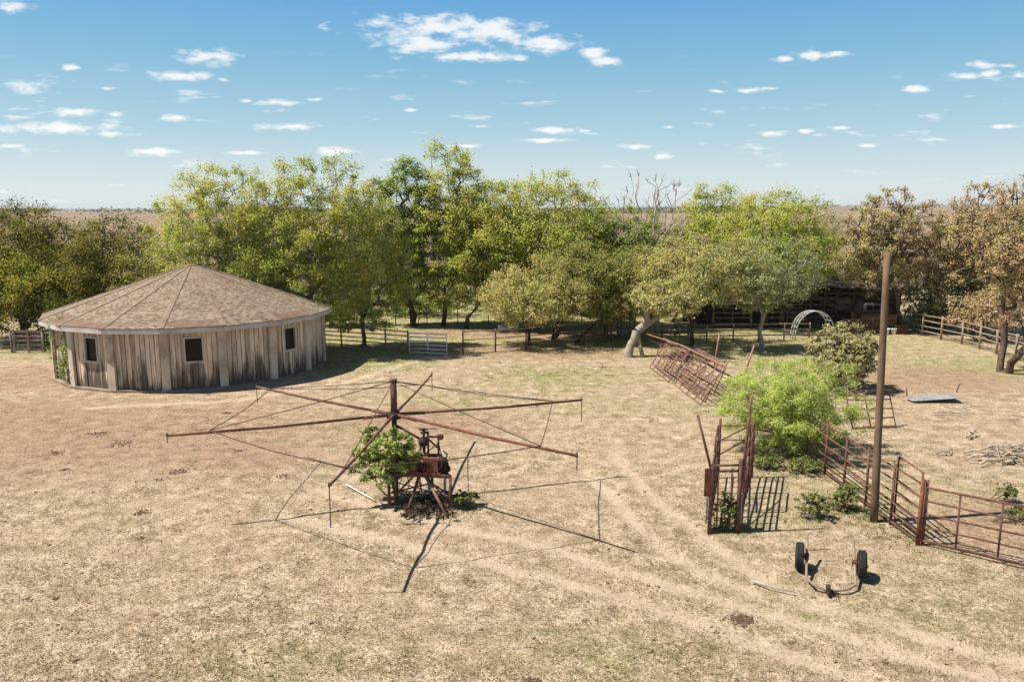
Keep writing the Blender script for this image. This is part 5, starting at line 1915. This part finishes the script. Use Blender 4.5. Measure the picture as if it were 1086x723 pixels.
for px, lab in ((936.5, 'left one of two white plastic tubs at the foot of the wooden bin'), (944, 'right one of two white plastic tubs at the foot of the wooden bin')):
    p = g0(px, 353)
    mb = MB()
    mb.lathe((p[0], Y3 - .45, -0.01), [(0.0, 0.0), (0.17, 0.0), (0.21, 0.36), (0.225, 0.36), (0.225, 0.39), (0.195, 0.39), (0.155, 0.03), (0.0, 0.03)], 18)
    tag(mb.build('plastic_tub', M['plastic']), lab, 'tub', 'white tubs')
p = g0(957, 354)
mb = bx_px(951, 962, 0.02, 0.62, p[1], 0.7, 3)
tag(mb.build('wooden_crate', M['bin_wood']), 'small brown wooden crate at the start of the rail fence', 'crate')

# hooped hay feeder standing on edge
Yh = YG(864, 361)
hf = thing('hay_feeder', np.array([AT(864, 361, Yh)[0], Yh, 0]), 'pale metal hoop of a hay feeder standing in the pen', 'hay feeder')
cxh = AT(864, 361, Yh)[0]
rh = (AT(885, 350, Yh)[0] - AT(843, 350, Yh)[0]) / 2
zh = AT(864, 330, Yh)[2]
for k, (dy, sc_) in enumerate(((0.0, 1.0), (0.5, 0.98), (1.0, 0.96))):
    mb = MB()
    pts_ = [(cxh + rh * sc_ * math.cos(t), Yh + dy, (zh * sc_) * max(0, math.sin(t)) ** 0.8) for t in np.linspace(0, math.pi, 22)]
    mb.tube(pts_, 0.035, 7)
    mb.build('hoop', M['galv'], hf)
mb = MB()
for t in np.linspace(0.12, math.pi - 0.12, 12):
    mb.tube([(cxh + rh * math.cos(t), Yh, zh * math.sin(t) ** 0.8), (cxh + rh * .96 * math.cos(t), Yh + 1.0, zh * .96 * math.sin(t) ** 0.8)], 0.02, 6)
mb.build('cross_bar', M['galv'], hf)

# water trough and dark drum under the grove
p = g0(540, 352)
mb = MB()
mb.lathe((p[0], p[1] + .6, -0.05), [(0.0, 0.0), (0.78, 0.0), (0.80, 0.42), (0.77, 0.46), (0.68, 0.46), (0.66, 0.38), (0.0, 0.36)], 32)
tag(mb.build('water_trough', M['concrete']), 'round grey concrete water trough under the grove trees', 'trough')
p = g0(540, 345)
mb = MB()
mb.lathe((p[0] - .1, p[1] + .5, 0.0), [(0.0, 0.0), (0.30, 0.0), (0.31, 0.03), (0.29, 0.06), (0.29, 0.3), (0.31, 0.32), (0.29, 0.35), (0.29, 0.6), (0.31, 0.62), (0.29, 0.65), (0.29, 0.85), (0.31, 0.88), (0.0, 0.86)], 20)
tag(mb.build('drum', M['dark_iron']), 'dark steel drum standing behind the concrete trough', 'drum')

# weathered plank gate by the left edge
YL = YG(25, 374)
pg = thing('plank_gate', np.array([AT(25, 374, YL)[0], YL, 0]), 'weathered grey plank gate under the golden green oak', 'gate')
xa_, xb_ = AT(14, 365, YL)[0], AT(47, 365, YL)[0]
mb = MB()
for k in range(5):
    z_ = 0.2 + k * 0.27
    mb.bar((xa_, YL, z_), (xb_, YL, z_ + random.uniform(-.03, .03)), 0.03, 0.16)
mb.build('board_panel', M['old_wood'], pg)
for x in (xa_ + .08, (xa_ + xb_) / 2, xb_ - .08):
    MB().bar((x, YL - .04, 0.02), (x, YL - .04, 1.42), 0.14, 0.04).build('upright', M['old_wood'], pg)
fence('rail_fence', [g0(-30, 373), g0(13, 374)], 1.3, 1.4, (0.3, 0.6, 0.95), 'grey post and rail fence at the far left edge', FG, ('grey_post', 'grey_post'), 0.06, 0.03)
fence('rail_fence', [g0(47, 374), g0(66, 374)], 1.3, 1.4, (0.3, 0.6, 0.95), 'short grey rail fence between the plank gate and the barn', FG, ('grey_post', 'grey_post'), 0.06, 0.03)

# ------------------------------------------------------------------ grass
x, y = scatter(72000, 10.8, 46)
tr_, di_, gr_, fi_ = ground_masks(x, y)
keep = rng.random(len(x)) < (0.30 + 0.9 * fbm(x * 1.1, y * 1.1, 61)) * (1 - 0.8 * tr_) * (1 - 0.7 * di_)
keep &= np.hypot(x - BO[0], y - BO[1]) > ROUT + 0.3
x, y = x[keep], y[keep]
gr_ = gr_[keep]
isg = rng.random(len(x)) < gr_ * (0.12 + 0.75 * sstep(18, 36, y))
tag(blades('dry_grass', x[~isg], y[~isg], 0.02, 0.065, 3, M['straw'], 0.05, 0.010), 'cropped dry straw grass over the yard', 'grass', kind='stuff')
x2, y2 = scatter(9000, 40, 75, 0.35)
g2 = ground_masks(x2, y2)[2]
k2 = rng.random(len(x2)) < g2
xg, yg = np.concatenate([x[isg], x2[k2]]), np.concatenate([y[isg], y2[k2]])
# taller tufts along the foot of fence, pole and chute
for (px, py, s, n) in ((918, 545, 0.5, 130), (905, 535, 0.6, 150), (940, 560, 0.5, 110), (962, 575, 0.4, 70), (770, 556, 0.4, 160), (858, 500, 0.6, 160), (863, 547, 0.35, 120), (899, 540, 0.35, 120), (812, 498, 0.6, 140), (490, 540, 0.4, 90), (840, 492, 0.8, 150), (1000, 585, 0.8, 80), (845, 490, 0.8, 160)):
    c = g0(px, py)
    xg = np.concatenate([xg, rng.normal(c[0], s, n)])
    yg = np.concatenate([yg, rng.normal(c[1], s, n)])
tag(blades('green_grass', xg, yg, 0.03, 0.10, 4, M['grass_green'], 0.06, 0.012), 'thin green grass in patches of the yard and grove', 'grass', kind='stuff')

# ------------------------------------------------------------------ far country
lr_ = np.random.default_rng(77)
for k, (px, Yd, wpx, hpx) in enumerate([(892, 190, 14, 7), (902, 260, 9, 5), (912, 300, 8, 4), (1008, 210, 14, 7), (1000, 300, 8, 5), (1065, 240, 10, 6), (948, 420, 8, 3), (960, 380, 6, 3), (100, 420, 10, 3), (130, 340, 8, 3), (150, 300, 8, 4)]):
    yb_ = HT / 2 - F * math.tan(math.atan2(-CAM_H, Yd) + PITCH)
    zg = gz(AT(px, 230, Yd)[0], Yd)
    yb_ = yb_ - zg / Yd * F
    tree('far_shrub', px, Yd, (px - wpx / 2, px + wpx / 2, yb_ - hpx, yb_ + 0.5), 'leaf_oak', 'bark_dark', 'small dark shrub dotted on the brown fields beyond the trees', 'shrub', 'shrubs on the far fields', R=0.12, npts=26, dens=3.0, leaf_px=1.8, seed=200 + k, stems=3, fork=0.1, stem_spread=0.5, clump=1.4)
# wooded skyline
V, Q = [], []
n = 9000
yy = 1 / lr_.uniform(1 / 5200, 1 / 1300, n)
xx = yy * lr_.uniform(-1.0, 1.0, n)
clus = fbm(xx * 0.004, yy * 0.0025, 90, 3)
kp = clus > np.where(yy < 2600, 0.60, 0.47)
xx, yy = xx[kp], yy[kp]
zz = ground_height(xx, yy)
sz = lr_.uniform(3, 8, len(xx))
c = np.stack([xx, yy, zz + sz * 0.55], -1)
cc = np.repeat(c, 10, 0) + lr_.normal(0, 1, (len(c) * 10, 3)) * np.repeat(sz, 10)[:, None] * np.array([0.9, 0.9, 0.30])
cc[:, 2] = np.maximum(cc[:, 2], np.repeat(zz, 10))
V, Fq = leaf_quads(cc, 4.5, 0.8, lr_)
tag(mesh_np('far_woods', V, Fq, M['leaf_oak']), 'dark line of far off woods along the horizon', 'woods', kind='stuff')
Yf = 900
xf = AT(974, 222, Yf)[0]
zf = gz(xf, Yf) - 0.2
hs = thing('farmhouse', np.array([xf, Yf, zf]), 'tiny white farmhouse on the far ridge between the brown trees', 'house')
mb = MB()
mb.box((xf, Yf, zf + 1.6), 5, 5, 3.2)
mb.build('wall', M['plastic'], hs)
mb = MB()
mb.add([(xf - 2.8, Yf - 3.3, zf + 3.2), (xf + 2.8, Yf - 3.3, zf + 3.2), (xf + 2.8, Yf + 3.3, zf + 3.2), (xf - 2.8, Yf + 3.3, zf + 3.2), (xf - 2.8, Yf, zf + 5.2), (xf + 2.8, Yf, zf + 5.2)],
       [(0, 1, 5, 4), (2, 3, 4, 5), (0, 4, 3), (1, 2, 5), (3, 2, 1, 0)])
mb.build('roof', M['concrete'], hs)

# the air between here and the horizon
hm = bpy.data.materials.new('haze_air')
hm.use_nodes = True
hm.node_tree.nodes.clear()
_o = hm.node_tree.nodes.new('ShaderNodeOutputMaterial')
_v = hm.node_tree.nodes.new('ShaderNodeVolumePrincipled')
_v.inputs['Color'].default_value = (0.80, 0.88, 0.97, 1)
_v.inputs['Density'].default_value = 0.00010
_v.inputs['Anisotropy'].default_value = 0.2
hm.node_tree.links.new(_v.outputs[0], _o.inputs['Volume'])
mb = MB()
mb.obox((0, 3700, 13.0), (8000, 0, 0), (0, 3800, 0), (0, 0, 21.0))
hz_ = mb.build('haze', hm)
tag(hz_, kind='stuff')

for o in bpy.data.objects:
    if '_o' in o.keys():
        del o['_o']
